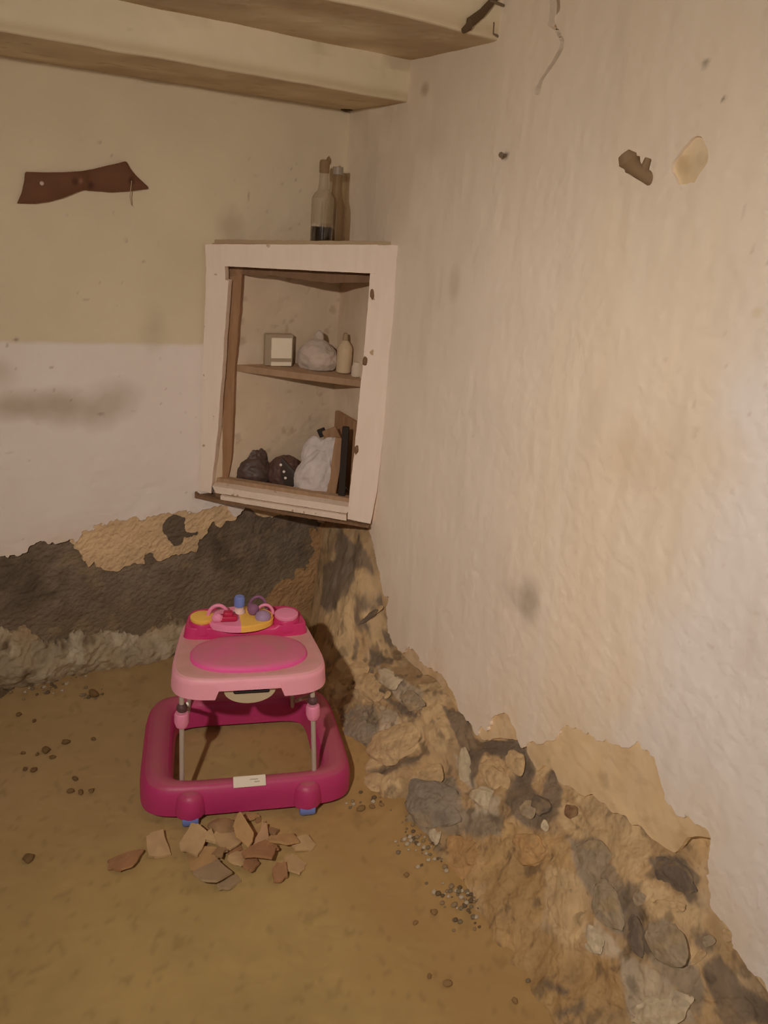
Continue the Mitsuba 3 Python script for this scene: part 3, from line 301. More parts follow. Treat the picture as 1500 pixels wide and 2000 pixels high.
def sheet_back(name, poly, depth, col, lump_amp, seed, warp=0.012, thick=0.012, shade=None, step=0.006, label=None, out=None, bs='vc_earth'):
    poly = np.array(poly); lo, hi = poly.min(0) - 0.03, poly.max(0) + 0.03
    P, F = grid(np.arange(lo[0], hi[0], step), np.arange(lo[1], hi[1], step))
    Q3 = np.c_[P, P[:, 0] * 0]
    d = sdist(P, poly)
    f = d + warp * 2 * fb(Q3, 28, 3, seed) + warp * 2 * fb(Q3, 90, 3, seed + 1)
    y = depth - lump_amp * 2 * fb(Q3, 14, 4, seed + 2)
    if out is not None: y = y - out(P, Q3, d)
    C = np.tile(np.asarray(col), (len(P), 1)) * (1 + 0.5 * fb(Q3, 12, 4, seed + 3))[:, None]
    if shade is not None: C = shade(P, Q3, C)
    P2, F2, (V2, C2), cut = clip(P, F, f, [np.c_[P[:, 0], y, P[:, 1]], C])
    V3, F3, C3 = skirt(V2, F2, C2, cut, np.array([0, thick, 0]))
    k = vcol(name, V3, F3, C3, bs, 'wall_back')
    if label: tag(k, label)
    return k

def dark_shade(P, Q3, C):
    C = lerp(C, (0.24, 0.195, 0.145), np.clip(0.2 + 3.5 * fb(Q3, 6, 5, 30), 0, 1) * 0.8)
    C = lerp(C, (0.105, 0.08, 0.055), np.clip(-4 * fb(Q3, 9, 4, 33) - 0.2, 0, 1) * 0.7)
    C *= (1 + 0.5 * fb(Q3, 30, 3, 34))[:, None]
    C = lerp(C, (0.22, 0.17, 0.11), np.clip((0.33 - P[:, 1]) / 0.12, 0, 1) * 0.6)
    C = lerp(C, (0.30, 0.22, 0.13), np.clip((meshkit.fbm(Q3 * 20, 3, 31) - 0.60) / 0.08, 0, 1) * 0.35)
    return C
sheet_back('cement_render', [(-2.9, 0.0), (0.04, 0.0), (0.04, 0.66), (-2.9, 0.56)], 0.006, DARK, 0.008, 20, 0.0, 0.01, dark_shade, 0.006, 'dark grey-brown cement render laid bare')
sheet_back('undercoat', TR['back_tan'], -0.004, TAN * 1.12, 0.003, 40, 0.008, 0.014, label='tan undercoat showing below the white plaster')
sheet_back('undercoat', TR['back_tan2'], -0.003, TAN, 0.003, 44, 0.008, 0.012, label='tan undercoat showing under the cupboard')
sheet_back('render_patch', TR['back_hole'], -0.006, DARK * 0.9, 0.004, 50, 0.006, 0.012, label='dark patch in the tan undercoat')
sheet_back('mud_patch', TR['back_orange'], -0.006, np.array([0.40, 0.25, 0.125]), 0.008, 55, 0.012, 0.016, label='orange-brown mud coat in the corner')

def lime_shade(P, Q3, C):
    C = lerp(C, (0.50, 0.44, 0.33), np.clip(4.5 * fb(Q3, 16, 4, 61), 0, 1))
    C = lerp(C, (0.36, 0.25, 0.13), np.clip(3.5 * fb(Q3, 7, 3, 68) + .1, 0, 1) * 0.7)
    C = lerp(C, (0.16, 0.12, 0.075), np.clip(-5 * fb(Q3, 20, 4, 62) - 0.2, 0, 1))
    return C
lime_out = lambda P, Q3, d: 0.055 * np.clip(d / 0.09, 0, 1) ** 0.7 * (0.75 + 1.1 * fb(Q3, 11, 4, 63)) + 0.02 * np.abs(fb(Q3, 30, 3, 64)) * 2
sheet_back('lime_footing', [(-2.9, 0.18), (-1.6, 0.2)] + TR['back_lime'][1:] + [(-1.6, 0.0), (-2.9, 0.0)], 0.002, LIME, 0.012, 60, 0.018, 0.03, lime_shade, 0.006, 'pale lumpy lime mortar along the foot of the wall', lime_out)
foot_out = lambda P, Q3, d: 0.06 * np.clip(d / 0.03, 0, 1) * (0.7 + 1.6 * fb(Q3, 16, 3, 66))
sheet_back('dark_footing', [(-2.9, 0.0), (-2.9, 0.05), (-1.6, 0.05)] + TR['back_foot'][:6] + [(-0.7, 0.03), (-0.6, -0.03), (-1.6, -0.03)], -0.012, np.array([0.13, 0.095, 0.055]), 0.012, 67, 0.012, 0.05, None, 0.006, 'dark damp mortar crumbling at the floor', foot_out)

# right wall
def WR(s, z, d=0.0):
    s, z, d = (np.asarray(x, float) for x in (s, z, d))
    return s[..., None] * S + z[..., None] * Z + d[..., None] * N
us = np.r_[np.arange(-0.02, 2.35, 0.006), np.arange(2.4, 4.4, 0.1)]
vs = np.r_[np.arange(0.12, 0.66, 0.005), np.arange(0.66, 2.2, 0.008), np.arange(2.2, 2.81, 0.1)]
P, F = grid(us, vs)
Q3 = np.c_[P, P[:, 0] * 0]
edge = np.array(TR['right_white'])
e_ext = np.vstack([[-0.3, 0.6], [0.25, 0.6], edge, [2.6, 0.25], [4.8, 0.2], [4.8, 3.2], [-0.3, 3.2]])
f = np.full(len(P), 1.0)
m = P[:, 1] < 0.85
f[m] = sdist(P[m], e_ext) + 0.010 * fb(Q3[m], 32, 3, 71) * 2 + 0.009 * fb(Q3[m], 90, 3, 72) * 2
m = (P[:, 1] > 1.4) & (P[:, 0] > 0.7) & (P[:, 0] < 1.9)
for nm in ('right_crack', 'right_peel'):
    f[m] = np.minimum(f[m], -sdist(P[m], TR[nm]) + 0.004 * fb(Q3[m], 60, 2, 73))
d = 0.006 + 0.012 * fb(Q3, 3.0, 3, 74) + 0.004 * fb(np.c_[P[:, 0] * 2.2, P[:, 1] * 0.8, P[:, 0] * 0], 14, 3, 75)
C = np.tile(WHITE, (len(P), 1)) * (1 + 0.14 * fb(Q3, 4, 4, 76))[:, None]
streak = fb(np.c_[P[:, 0] * 9, P[:, 1] * 1.1, P[:, 0] * 0], 1.0, 4, 77)
yel = np.exp(-((P[:, 0] - 1.36 - 0.12 * (1.2 - P[:, 1])) / 0.24) ** 2)
C = lerp(C, (0.80, 0.66, 0.46), np.clip(yel * (0.5 + 1.8 * streak), 0, 1) * 0.6)
C = lerp(C, (0.80, 0.66, 0.46), np.clip(np.exp(-((P[:, 0] - 1.62) / 0.10) ** 2) * (0.4 + 2 * streak), 0, 1) * 0.5)
blue = np.clip((P[:, 0] - 1.62 + 0.4 * fb(Q3, 3, 3, 78)) / 0.12, 0, 1) * np.clip((1.52 - P[:, 1] + 0.3 * fb(Q3, 4, 3, 79)) / 0.15, 0, 1)
C = lerp(C, (0.78, 0.75, 0.73), blue * 0.85)  # bluish daylight on the near wall, put into the colour
C = lerp(C, (0.66, 0.57, 0.45), np.clip((P[:, 1] - 1.45) / 0.5, 0, 1) * 0.75)  # upper wall darkened in the colour, adding to the falloff of the lamp
C = lerp(C, (0.72, 0.63, 0.53), np.clip((0.55 - P[:, 0]) / 0.3, 0, 1) * np.clip(0.6 + 1.2 * fb(Q3, 5, 3, 80), 0, 1) * 0.6)
C = lerp(C, (0.50, 0.42, 0.31), np.clip((0.9 - P[:, 0]) / 0.6, 0, 1) * np.clip((P[:, 1] - 1.3) / 0.5, 0, 1) * np.clip(0.35 + 2.2 * fb(Q3, 5, 4, 81), 0, 1) * 0.6)  # these two darken towards the corner: falloff of light painted in
C = lerp(C, (0.5, 0.42, 0.33), np.clip(fb(np.c_[P[:, 0] * 6, P[:, 1] * 1.5, P[:, 0] * 0], 2.2, 4, 82) * 3 - 0.35, 0, 1) * 0.30)
mk = TR['right_marks']
for c_, (ru, rv), col, k in zip(mk, [(.012, .008), (.022, .018), (.010, .008), (.005, .005), (.05, .06), (.05, .04), (.03, .05), (.012, .012), (.09, .06), (.07, .10), (.10, .07), (.08, .06), (.1, .08)],
                                [(.15, .11, .08), (.40, .32, .22), (.25, .2, .15), (.2, .15, .1), (.47, .40, .32), (.5, .42, .33), (.55, .45, .34), (.62, .5, .3), (.55, .47, .37), (.62, .53, .43), (.66, .52, .36), (.72, .6, .45), (.66, .57, .46)],
                                [1, .8, .8, .8, .85, .6, .5, .6, .4, .3, .35, .3, .4]):
    C = lerp(C, col, blob(P, c_, ru, rv, 83, 12) * k)
ell = np.array(TR['right_white'])
C = lerp(C, (0.70, 0.55, 0.36), np.clip(1 - sdist(P, e_ext) / 0.16, 0, 1) * np.clip(0.35 + 2 * fb(Q3, 8, 3, 84), 0, 1) * (P[:, 1] < 0.85) * 0.5)
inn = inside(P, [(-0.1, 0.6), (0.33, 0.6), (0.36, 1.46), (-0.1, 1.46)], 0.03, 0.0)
C = lerp(C, (0.56, 0.44, 0.32), inn * np.clip(0.8 + fb(Q3, 9, 4, 85), 0, 1))  # inside the cupboard: dirt and shade in one tint
spk = np.clip((meshkit.noise(Q3 * 55, 86) - 0.94) / 0.04, 0, 1) * np.clip((P[:, 0] - 1.5) / 0.3 + fb(Q3, 5, 2, 87) * 3, 0, 1)
C = lerp(C, (0.48, 0.40, 0.31), spk * 0.4)
V = WR(P[:, 0], P[:, 1], d)
P2, F2, (V2, C2), cut = clip(P, F, f, [V, C])
Vs, Fs, Cs = skirt(V2, F2, C2, cut, -N * 0.020)
vcol('wall_right', Vs, Fs, Cs, 'vc_plaster')
tag('wall_right', 'cream whitewashed plaster wall on the right, broken away in a ragged line above bare stonework', kind='structure')

def sheet_right(name, poly, depth, col, amp, seed, warp=0.008, thick=0.015, step=0.006, label=None):
    poly = np.array(poly); lo, hi = poly.min(0) - 0.03, poly.max(0) + 0.03
    P, F = grid(np.arange(lo[0], hi[0], step), np.arange(lo[1], hi[1], step))
    Q3 = np.c_[P, P[:, 0] * 0]
    f = sdist(P, poly) + warp * 2 * fb(Q3, 30, 3, seed)
    dd = depth + amp * 2 * fb(Q3, 12, 4, seed + 1)
    C = np.tile(np.asarray(col), (len(P), 1)) * (1 + 0.45 * fb(Q3, 11, 4, seed + 2))[:, None]
    C = lerp(C, (0.74, 0.62, 0.45), np.clip(0.15 + 4 * fb(np.c_[P[:, 0] * 1.5, P[:, 1] * 0.6, P[:, 0] * 0], 14, 4, seed + 5), 0, 1) * 0.45)
    C = lerp(C, (0.42, 0.30, 0.16), np.clip(5 * fb(Q3, 26, 4, seed + 6) - 0.5, 0, 1) * 0.5)
    P2, F2, (V2, C2), cut = clip(P, F, f, [WR(P[:, 0], P[:, 1], dd), C])
    V3, F3, C3 = skirt(V2, F2, C2, cut, -N * thick)
    k = vcol(name, V3, F3, C3, 'vc_plaster', 'wall_right')
    if label: tag(k, label)
CREAM = np.array([0.68, 0.52, 0.31])
sheet_right('undercoat', TR['right_tan'], -0.004, CREAM, 0.004, 90, label='yellow-tan undercoat where the white plaster has fallen')
sheet_right('undercoat', TR['right_tan2'], -0.005, CREAM * [1, .95, .9], 0.004, 94, label='tan undercoat in a notch of the plaster edge')
sheet_right('undercoat', TR['right_tan3'], -0.004, CREAM * 0.9, 0.004, 97, label='tan undercoat strip below the plaster at the right edge')
sheet_right('undercoat', TR['right_tan4'], -0.005, CREAM * [.85, .8, .75], 0.006, 100, label='tan undercoat strip along the plaster edge near the corner')
def hull_patch(poly): 
    p = np.array(poly); lo, hi = p.min(0) - 0.03, p.max(0) + 0.03
    return [(lo[0], lo[1]), (hi[0], lo[1]), (hi[0], hi[1]), (lo[0], hi[1])]
sheet_right('peeled_patch', hull_patch(TR['right_peel']), -0.003, np.array([0.66, 0.53, 0.34]), 0.002, 103, 0.0, label='leaf-shaped tan patch where the paint has peeled')
sheet_right('crack', hull_patch(TR['right_crack']), -0.012, np.array([0.34, 0.26, 0.18]), 0.003, 106, 0.0, label='brown crack running down from the ceiling')

# bare stonework bulging from the foot of the right wall
def prof(s, t):
    """(distance from the wall plane, height) of the masonry slope; t runs from the plaster's edge (0) to the floor (1)"""
    zt = np.interp(s, *TR['ztop'])
    return -0.006 + 0.286 * np.interp(s, [0, 0.2, 0.5], [0.22, 0.5, 1.0]) * np.clip(t, 0, 1.3) ** 1.15 - 0.03 * np.clip(-t / 0.1, 0, 1), zt * (1 - t)
def bulge(s, t):
    q = np.c_[s, t * 0.36, s * 0]
    a = np.clip(t / 0.22, 0, 1) * np.clip((1.12 - t) / 0.2, 0.25, 1)
    return a * np.interp(s, [0, 0.3], [0.45, 1.0]) * (0.060 * fb(q, 7, 3, 110) + 0.045 * (0.22 - np.abs(fb(q, 12, 3, 111))) + 0.014 * fb(q, 45, 3, 112)) - 0.012 * (1 - np.clip(t / 0.22, 0, 1))
def slope_frame(s, t):
    d0, z0 = prof(s, t); d1, z1 = prof(s, t + 0.01)
    tg = np.stack([d1 - d0, z1 - z0], -1) / 0.01
    n = np.stack([-tg[..., 1], tg[..., 0]], -1); n /= np.linalg.norm(n, axis=-1, keepdims=True)
    return d0, z0, tg, n
def WS(s, t, h=None):
    s, t = np.asarray(s, float), np.asarray(t, float)
    d0, z0, tg, n = slope_frame(s, t)
    h = bulge(s, t) if h is None else h
    return WR(s, z0 + n[..., 1] * h, d0 + n[..., 0] * h)
P, F = grid(np.r_[np.arange(-0.12, 2.35, 0.006), np.arange(2.4, 4.3, 0.05)], np.arange(-0.14, 1.24, 0.0125))
Q3 = np.c_[P[:, 0], P[:, 1] * 0.36, P[:, 0] * 0]
C = np.tile([0.42, 0.29, 0.155], (len(P), 1)) * (1 + 0.7 * fb(Q3, 9, 5, 113))[:, None]
C = lerp(C, (0.22, 0.17, 0.12), np.clip(3.0 * fb(Q3, 7, 4, 114), 0, 1) * 0.5)
C = lerp(C, (0.52, 0.42, 0.29), np.clip(3.5 * fb(Q3, 16, 4, 115) - 0.3, 0, 1) * 0.7)
for grp, col, k in (('m_tan', (0.54, 0.40, 0.225), .85), ('m_orange', (0.42, 0.275, 0.125), .85), ('m_grey', (0.27, 0.225, 0.17), .85), ('m_pale', (0.47, 0.40, 0.30), .8), ('m_dark', (0.165, 0.130, 0.098), .88)):  # m_dark also paints one shadow line between the stones
    for i, poly in enumerate(TR[grp]):
        if np.ptp(np.array(poly)[:, 0]) < 0.01: continue
        w = inside(P, poly, 0.010, 0.011, 38, 120 + i)
        C = lerp(C, np.asarray(col), w * k * np.clip(0.95 + 0.7 * fb(Q3, 20, 3, 140 + i), 0.3, 1))
C = lerp(C, (0.36, 0.245, 0.105), np.clip((P[:, 1] - 0.86 + 0.25 * fb(Q3, 8, 3, 118)) / 0.2, 0, 1) * 0.8)
C *= (1 + 0.25 * fb(Q3, 40, 3, 116))[:, None]
C *= (1 + 0.55 * fb(Q3, 22, 4, 119))[:, None]
crev = np.clip(1 - np.abs(fb(Q3, 9, 4, 121)) / 0.018, 0, 1) * np.clip(0.3 + 3 * fb(Q3, 5, 3, 122), 0, 1)
C = lerp(C, (0.095, 0.068, 0.042), crev * 0.75)
C = lerp(C, (0.10, 0.075, 0.05), np.clip((meshkit.fbm(Q3 * 34, 3, 117) - 0.66) / 0.06, 0, 1) * 0.5)
vcol('masonry', WS(P[:, 0], P[:, 1]), F, C, 'vc_earth', 'wall_right', flip=True)
tag('wall_right__masonry', 'bare earth-mortared stonework sloping out to the floor')
TONE = dict(tan=(0.50, 0.36, 0.20), grey=(0.25, 0.21, 0.165), greytan=(0.31, 0.25, 0.17), pale=(0.52, 0.44, 0.31), orange=(0.43, 0.265, 0.12), dark=(0.15, 0.118, 0.09), brown=(0.22, 0.13, 0.07),
            red=(0.30, 0.135, 0.07), pink=(0.47, 0.29, 0.18))
for i, (s0, t0, as_, at_, bs_, bt_, w, h, rot, tone) in enumerate(TR['stones']):
    c, sn = math.cos(math.radians(rot)), math.sin(math.radians(rot))
    a = np.array([as_, at_]) * 1e-4; b = np.array([bs_, bt_]) * 1e-4
    e1 = (c * a + sn * b) * w / 2; e2 = (-sn * a + c * b) * h / 2
    d0, z0, tg, n = slope_frame(np.array(s0), np.array(t0))
    X = e1[0] * S + e1[1] * (tg[0] * N + tg[1] * Z); Y = e2[0] * S + e2[1] * (tg[0] * N + tg[1] * Z)
    nn = n[0] * N + n[1] * Z
    dep = 0.22 * min(np.linalg.norm(X), np.linalg.norm(Y))
    m = lump(3 if w * h > 2500 else 2, (1, 1, 1), 200 + i, 0.46, 1.5, octaves=4, angular=0.7)
    o = WS(np.array([s0]), np.array([t0]))[0] + nn * dep * 0.02
    v = m.vertices
    col = np.tile(np.array(TONE[tone]), (len(v), 1)) * (1 + 0.55 * fb(v + i * 9.1, 1.6, 4, 201))[:, None]
    col = lerp(col, (0.40, 0.28, 0.14), np.clip(2.5 * fb(v + i * 3.3, 1.3, 3, 202), 0, 1) * 0.6)
    col *= (1 + 0.6 * fb(v + i * 5.7, 4, 4, 203))[:, None]
    col = lerp(col, (0.12, 0.09, 0.06), np.clip((np.hypot(v[:, 0], v[:, 1]) - 0.8) / 0.25, 0, 1) * 0.0)
    V = o + v[:, :1] * X + v[:, 1:2] * Y + v[:, 2:] * nn * dep * 1.1
    mm = trimesh.Trimesh(V, m.faces, process=False); mm.fix_normals()
    put('stone', mm, 'vc_earth', 'wall_right', True, color=np.clip(col, .01, 1))

# stair underside: plastered steps rising towards the camera, running into the right wall
def step_mesh(y0, y1, z0, z1, seed):
    """soffit from y0 (far) to y1 (near) at height z0, then the riser up to z1 at y1"""
    xs = np.r_[np.arange(-2.9, -1.5, 0.1), np.arange(-1.5, 0.20, 0.010)]
    path = [(y0, z0)] + [(y, z0) for y in np.linspace(y0, y1 + 0.0055, 33)[1:]] + [(y1 + 0.004, z0), (y1, z0 + 0.004)] + [(y1, z0 + 0.0055)] + [(y1, z) for z in np.linspace(z0 + 0.014, z1, 17)]
    path = np.array(path)
    P, F = grid(xs, np.arange(len(path)))
    k = P[:, 1].astype(int)
    V = np.c_[P[:, 0], path[k, 0], path[k, 1]]
    V[:, 1] += 0.008 * fb(np.c_[V[:, 0], V[:, 2], V[:, 2] * 0], 5, 4, seed); V[:, 2] += 0.008 * fb(V, 5, 4, seed + 1)
    C = np.tile([0.68, 0.60, 0.44], (len(V), 1)) * (1 + 0.3 * fb(V, 7, 4, seed + 2))[:, None]
    C = lerp(C, (0.36, 0.28, 0.17), np.clip((meshkit.noise(V * 38, seed + 3) - 0.90) / 0.05, 0, 1) * 0.6)
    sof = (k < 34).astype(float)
    C = lerp(C, (0.34, 0.255, 0.165), sof * np.clip(0.75 + 1.5 * fb(V, 5, 4, seed + 4), 0, 1) * 0.8)  # shade of the soffits put into their colour, darker than the risers
    edge = np.exp(-((k - 36) / 2.0) ** 2)
    C = lerp(C, (0.50, 0.41, 0.26), edge * 0.7)
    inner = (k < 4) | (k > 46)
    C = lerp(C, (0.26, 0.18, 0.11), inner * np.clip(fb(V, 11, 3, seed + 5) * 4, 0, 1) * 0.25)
    return V, F, C
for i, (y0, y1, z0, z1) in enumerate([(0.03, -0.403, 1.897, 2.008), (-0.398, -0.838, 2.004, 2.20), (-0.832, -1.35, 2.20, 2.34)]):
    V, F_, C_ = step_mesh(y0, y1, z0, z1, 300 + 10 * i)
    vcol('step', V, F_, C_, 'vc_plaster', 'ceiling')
labels['ceiling__step'] = {'label': 'lowest plastered step of the stair underside, against the left wall'}
labels['ceiling__step_001'] = {'label': 'second step of the stair underside, cracked at its right end'}
def quad(a, b, c, d): return trimesh.Trimesh([a, b, c, d], [[0, 1, 2], [0, 2, 3]], process=False)
solid('plain_lime', (0.20, 0.165, 0.125), 0.9)
ceil = trimesh.creation.box((3.5, 3.1, 0.06)); ceil.apply_translation((-1.3, -2.85, 2.40))
scene['ceiling'] = mikit.ply(ceil, 'plain_lime'); tag('ceiling', 'plastered stair underside and ceiling above the corner', kind='structure')
# crack in the second step's riser, with a wire beside it
solid('crack_dark', (0.10, 0.065, 0.035), 0.95)
solid('wire_dark', (0.16, 0.12, 0.08), 0.6)
rt = np.array(TR['root'])
pts = np.array([[*rt[3]], [*(rt[3] * .4 + rt[2] * .6)], [*rt[2]], [*rt[1]], [*rt[0]], [rt[0][0] + 0.06, rt[0][1], rt[0][2] + 0.05]])
pts[:, 1] = -0.841
ck = pipe(pts + np.array([[0, 0, 0], [.004, 0, 0], [-.003, 0, 0], [.004, 0, 0], [0, 0, 0], [0, 0, 0]]), [0.006, 0.010, 0.012, 0.010, 0.008, 0.006], 7)
k = put('crack', ck, 'crack_dark', 'ceiling'); tag(k, 'dark jagged crack in the riser of the second step')
r2 = np.array(TR['root2']); r2[:, 1] = -0.848
k = put('wire', pipe(np.vstack([r2, r2[-1] + [0.0, 0, 0.014]]), 0.003, 6), 'wire_dark', 'ceiling'); tag(k, 'short bent wire poking from the second step')
for sx, yy, zz in ((0.40, -0.40, 1.905), (0.845, -0.842, 2.012)):
    o = S * sx + N * 0.004 + Z * zz
    k = put('nail', pipe(np.array([o, o + N * 0.02 + Z * 0.004, o + N * 0.022 + Z * 0.028]), 0.0035, 6), 'wire_dark', 'ceiling')
    tag(k, 'bent nail at the right end of the step edge')
# dark lumps standing for the hollows where soffits meet the wall
for o, sc_ in (((-0.030, -0.03, 1.906), (0.022, 0.025, 0.016)), ((0.02, -0.425, 2.0), (0.03, 0.03, 0.022))):
    m = lump(2, sc_, int(abs(o[1]) * 1000), 0.4, 1.5); m.apply_translation(o)
    put('dark_lump', m, 'crack_dark', 'ceiling', True)

# floor of trodden earth
us = np.r_[np.arange(-2.95, -1.9, 0.1), np.arange(-1.9, 0.25, 0.012), [0.35, 0.6]]
vs = np.r_[np.arange(-4.3, -2.3, 0.1), np.arange(-2.3, 0.061, 0.012)]
P, F = grid(us, vs)
Q3 = np.c_[P, P[:, 0] * 0]
dw = P @ N[:2]                                     # distance from the right wall
sw = P @ S[:2]
z = 0.010 * fb(Q3, 3, 3, 400) + 0.0015 * fb(Q3, 25, 3, 401)
near = np.clip((0.44 - dw + 0.16 * fb(Q3, 5, 3, 402)) / 0.2, 0, 1)
z += 0.030 * near ** 1.5 + 0.010 * near * fb(Q3, 30, 3, 403)
nb = np.clip((P[:, 1] + 0.20 + 0.12 * fb(Q3, 6, 3, 404)) / 0.2, 0, 1)
z += 0.028 * nb ** 1.5
C = np.tile([0.405, 0.29, 0.12], (len(P), 1)) * (1 + 0.22 * fb(Q3, 4, 4, 405) + 0.16 * fb(Q3, 22, 4, 406))[:, None]
far = np.clip((P[:, 1] + 1.1 + 0.5 * fb(Q3, 3, 3, 407)) / 0.8, 0, 1)
C = lerp(C, (0.40, 0.275, 0.14), far * 0.8)
C = lerp(C, (0.38, 0.235, 0.095), np.clip((0.62 - dw + 0.35 * fb(Q3, 4, 4, 408)) / 0.2, 0, 1) * (sw > 0.5) * 0.75)
C = lerp(C, (0.27, 0.17, 0.08), np.clip(-4 * fb(Q3, 9, 4, 409) - 0.55, 0, 1) * 0.5 * far)
C = lerp(C, (0.30, 0.20, 0.09), nb * 0.6 * np.clip(0.6 + 2 * fb(Q3, 12, 3, 410), 0, 1))
C = lerp(C, (0.22, 0.16, 0.07), np.clip((meshkit.fbm(Q3 * 45, 2, 411) - 0.72) / 0.06, 0, 1) * 0.35)
vcol('floor', np.c_[P, z], F, C, 'vc_plaster')
tag('floor', 'bare yellow-brown trodden earth floor', kind='structure')

# unseen sides of the room (they bounce the light)
def wall_box(name, lo, hi, label):
    lo, hi = np.array(lo), np.array(hi)
    b = trimesh.creation.box(hi - lo); b.apply_translation((lo + hi) / 2)
    scene[name] = mikit.ply(b, 'plain_lime'); tag(name, label, kind='structure')
wall_box('wall_left', (-2.98, -4.3, 0), (-2.9, 0.02, 2.8), 'plain limewashed wall at the left side of the room')
fw = cat(*[xf(trimesh.creation.box((x1 - x0, 0.1, z1 - z0)), trimesh.transformations.translation_matrix(((x0 + x1) / 2, -4.25, (z0 + z1) / 2)))
           for x0, x1, z0, z1 in ((-2.98, -2.2, 0, 2.8), (-1.3, 0.8, 0, 2.8), (-2.2, -1.3, 2.0, 2.8))])
scene['wall_front'] = mikit.ply(fw, 'plain_lime'); tag('wall_front', 'plain limewashed wall with an open doorway behind the camera', kind='structure')
scene['daylight'] = {'type': 'constant', 'radiance': {'type': 'rgb', 'value': DAY_RGB}}
solid('black_plastic', (0.03, 0.03, 0.03), 0.5); solid('led_lens', (0.8, 0.8, 0.75), 0.3)
kb = thing('work_lamp', 'small round LED work lamp hanging on a cord', 'lamp')
ld = (LAMP_AIM - LAMP) / np.linalg.norm(LAMP_AIM - LAMP); lx = np.cross(ld, Z); lx /= np.linalg.norm(lx); ly = np.cross(lx, ld)
LM = frame_mat(LAMP, lx, -ly, ld)
scene[kb + '__body'] = mikit.ply(xf(lathe([(0.010, -0.09), (0.022, -0.085), (0.026, -0.04), (0.045, -0.02), (0.050, -0.004), (0.046, -0.002), (0.040, -0.010), (0.004, -0.010)], 28), LM), 'black_plastic', smooth=40)
scene[kb + '__cord'] = mikit.ply(pipe(np.array([LAMP - ld * 0.085, LAMP - ld * 0.085 + Z * 0.15, [LAMP[0] - 0.05, LAMP[1] - 0.05, 2.375]]), 0.004, 8), 'black_plastic', smooth=40)
for i, (a_, b_) in enumerate(((0.022, 0.0), (-0.022, 0.0), (0.0, 0.022), (0.0, -0.022))):
    o = LAMP + lx * a_ + ly * b_
    put('led', xf(lathe([(0.004, -0.010), (0.007, -0.009), (0.006, -0.006), (0.002, -0.004)], 12), frame_mat(o, lx, -ly, ld)), 'led_lens', kb, 40)
    scene[f'lamp_light_{i}'] = {'type': 'spot', 'cutoff_angle': LAMP_CUT, 'beam_width': LAMP_BEAM, 'intensity': {'type': 'rgb', 'value': (LAMP_RGB / 4).tolist()},
                                'to_world': T().look_at(origin=o.tolist(), target=(o + ld).tolist(), up=[0, 0, 1])}

# ------------------------------------------------------------------ corner cupboard
FO, FX, FN = (np.array(TR['face'][k]) for k in ('o', 'x', 'n'))
def FW(u, z, d=0.0): return FO + u * FX + z * Z + d * FN
FM = frame_mat(FO, FX, Z, np.cross(FX, Z))           # local x along the face, y up, z = FX x Z
FSIGN = 1 if np.cross(FX, Z) @ FN > 0 else -1
def face_part(poly, d0, d1):
    """outline in face coordinates, from distance d0 to d1 in front of the face"""
    m = prism(poly, d1 - d0)
    v = m.vertices.copy()
    m.vertices = FO + v[:, :1] * FX + v[:, 1:2] * Z + (v[:, 2:] + d0) * FN
    m.fix_normals(); return m
def ragged(poly, amp, seed, step=0.02):
    """outline resampled and made slightly uneven"""
    p = np.array(poly, float); out = []
    for a, b in zip(p, np.roll(p, -1, 0)):
        n = max(1, int(np.linalg.norm(b - a) / step))
        out += [a + (b - a) * i / n for i in range(n)]
    out = np.array(out); q = np.c_[out, out[:, 0] * 0]
    return out + amp * 2 * np.c_[fb(q, 40, 3, seed), fb(q, 40, 3, seed + 1)]
woodmat('old_wood', (0.25, 0.14, 0.075), (0.38, 0.235, 0.135))
woodmat('dark_wood', (0.15, 0.09, 0.05), (0.24, 0.15, 0.09))
woodmat('white_paint', (0.80, 0.70, 0.62), (0.74, 0.63, 0.54), (0.46, 0.34, 0.22), 0.77)
woodmat('worn_paint', (0.76, 0.66, 0.57), (0.68, 0.57, 0.47), (0.42, 0.30, 0.20), 0.70)
woodmat('shelf_wood', (0.30, 0.19, 0.115), (0.42, 0.29, 0.185))
cb = thing('corner_cupboard', 'open white-painted wooden corner cupboard without a door, built diagonally into the corner of the room', 'cupboard')
put('top_rail', face_part(ragged(TR['c_top'], 0.001, 1), -0.02, 0.016), 'white_paint', cb)
put('stile', face_part(ragged(TR['c_left'], 0.0022, 3), -0.03, 0.014), 'white_paint', cb); tag(cb + '__stile', 'left white upright with peeling inner edge')
k = put('stile', face_part(ragged(TR['c_right'], 0.0018, 5), -0.03, 0.018), 'white_paint', cb); tag(k, 'right white upright against the right wall')
put('bottom_rail', face_part(ragged(TR['c_sill1'], 0.001, 7), -0.03, 0.018), 'worn_paint', cb)
put('moulding', face_part(ragged(TR['c_sill2'], 0.001, 9), -0.02, 0.026), 'worn_paint', cb)
put('bottom_edge', face_part(ragged(TR['c_edge'], 0.001, 11), -0.04, 0.034), 'dark_wood', cb)
sb = np.array(TR['c_sill1']); e2 = np.array(TR['c_sill2']); ed = np.array(TR['c_edge'])
put('back_rail', face_part([sb[0] - [0, .006], sb[1] - [0, .006], ed[3], ed[6]], -0.03, 0.008), 'dark_wood', cb)
put('sill', face_part([sb[0] + [0, -.002], sb[1] + [0, -.002], *np.array(TR['c_sillb'])], -0.06, -0.03), 'shelf_wood', cb)
k = put('jamb', face_part(ragged(TR['c_jamb'], 0.002, 13), -0.075, -0.045), 'old_wood', cb); tag(k, 'bare brown wood jamb on the left')
k = put('top_band', face_part(ragged(TR['c_lintel'], 0.003, 15), -0.075, -0.045), 'dark_wood', cb); tag(k, 'dark brown band under the top')  # dark brown strip along the top of the opening
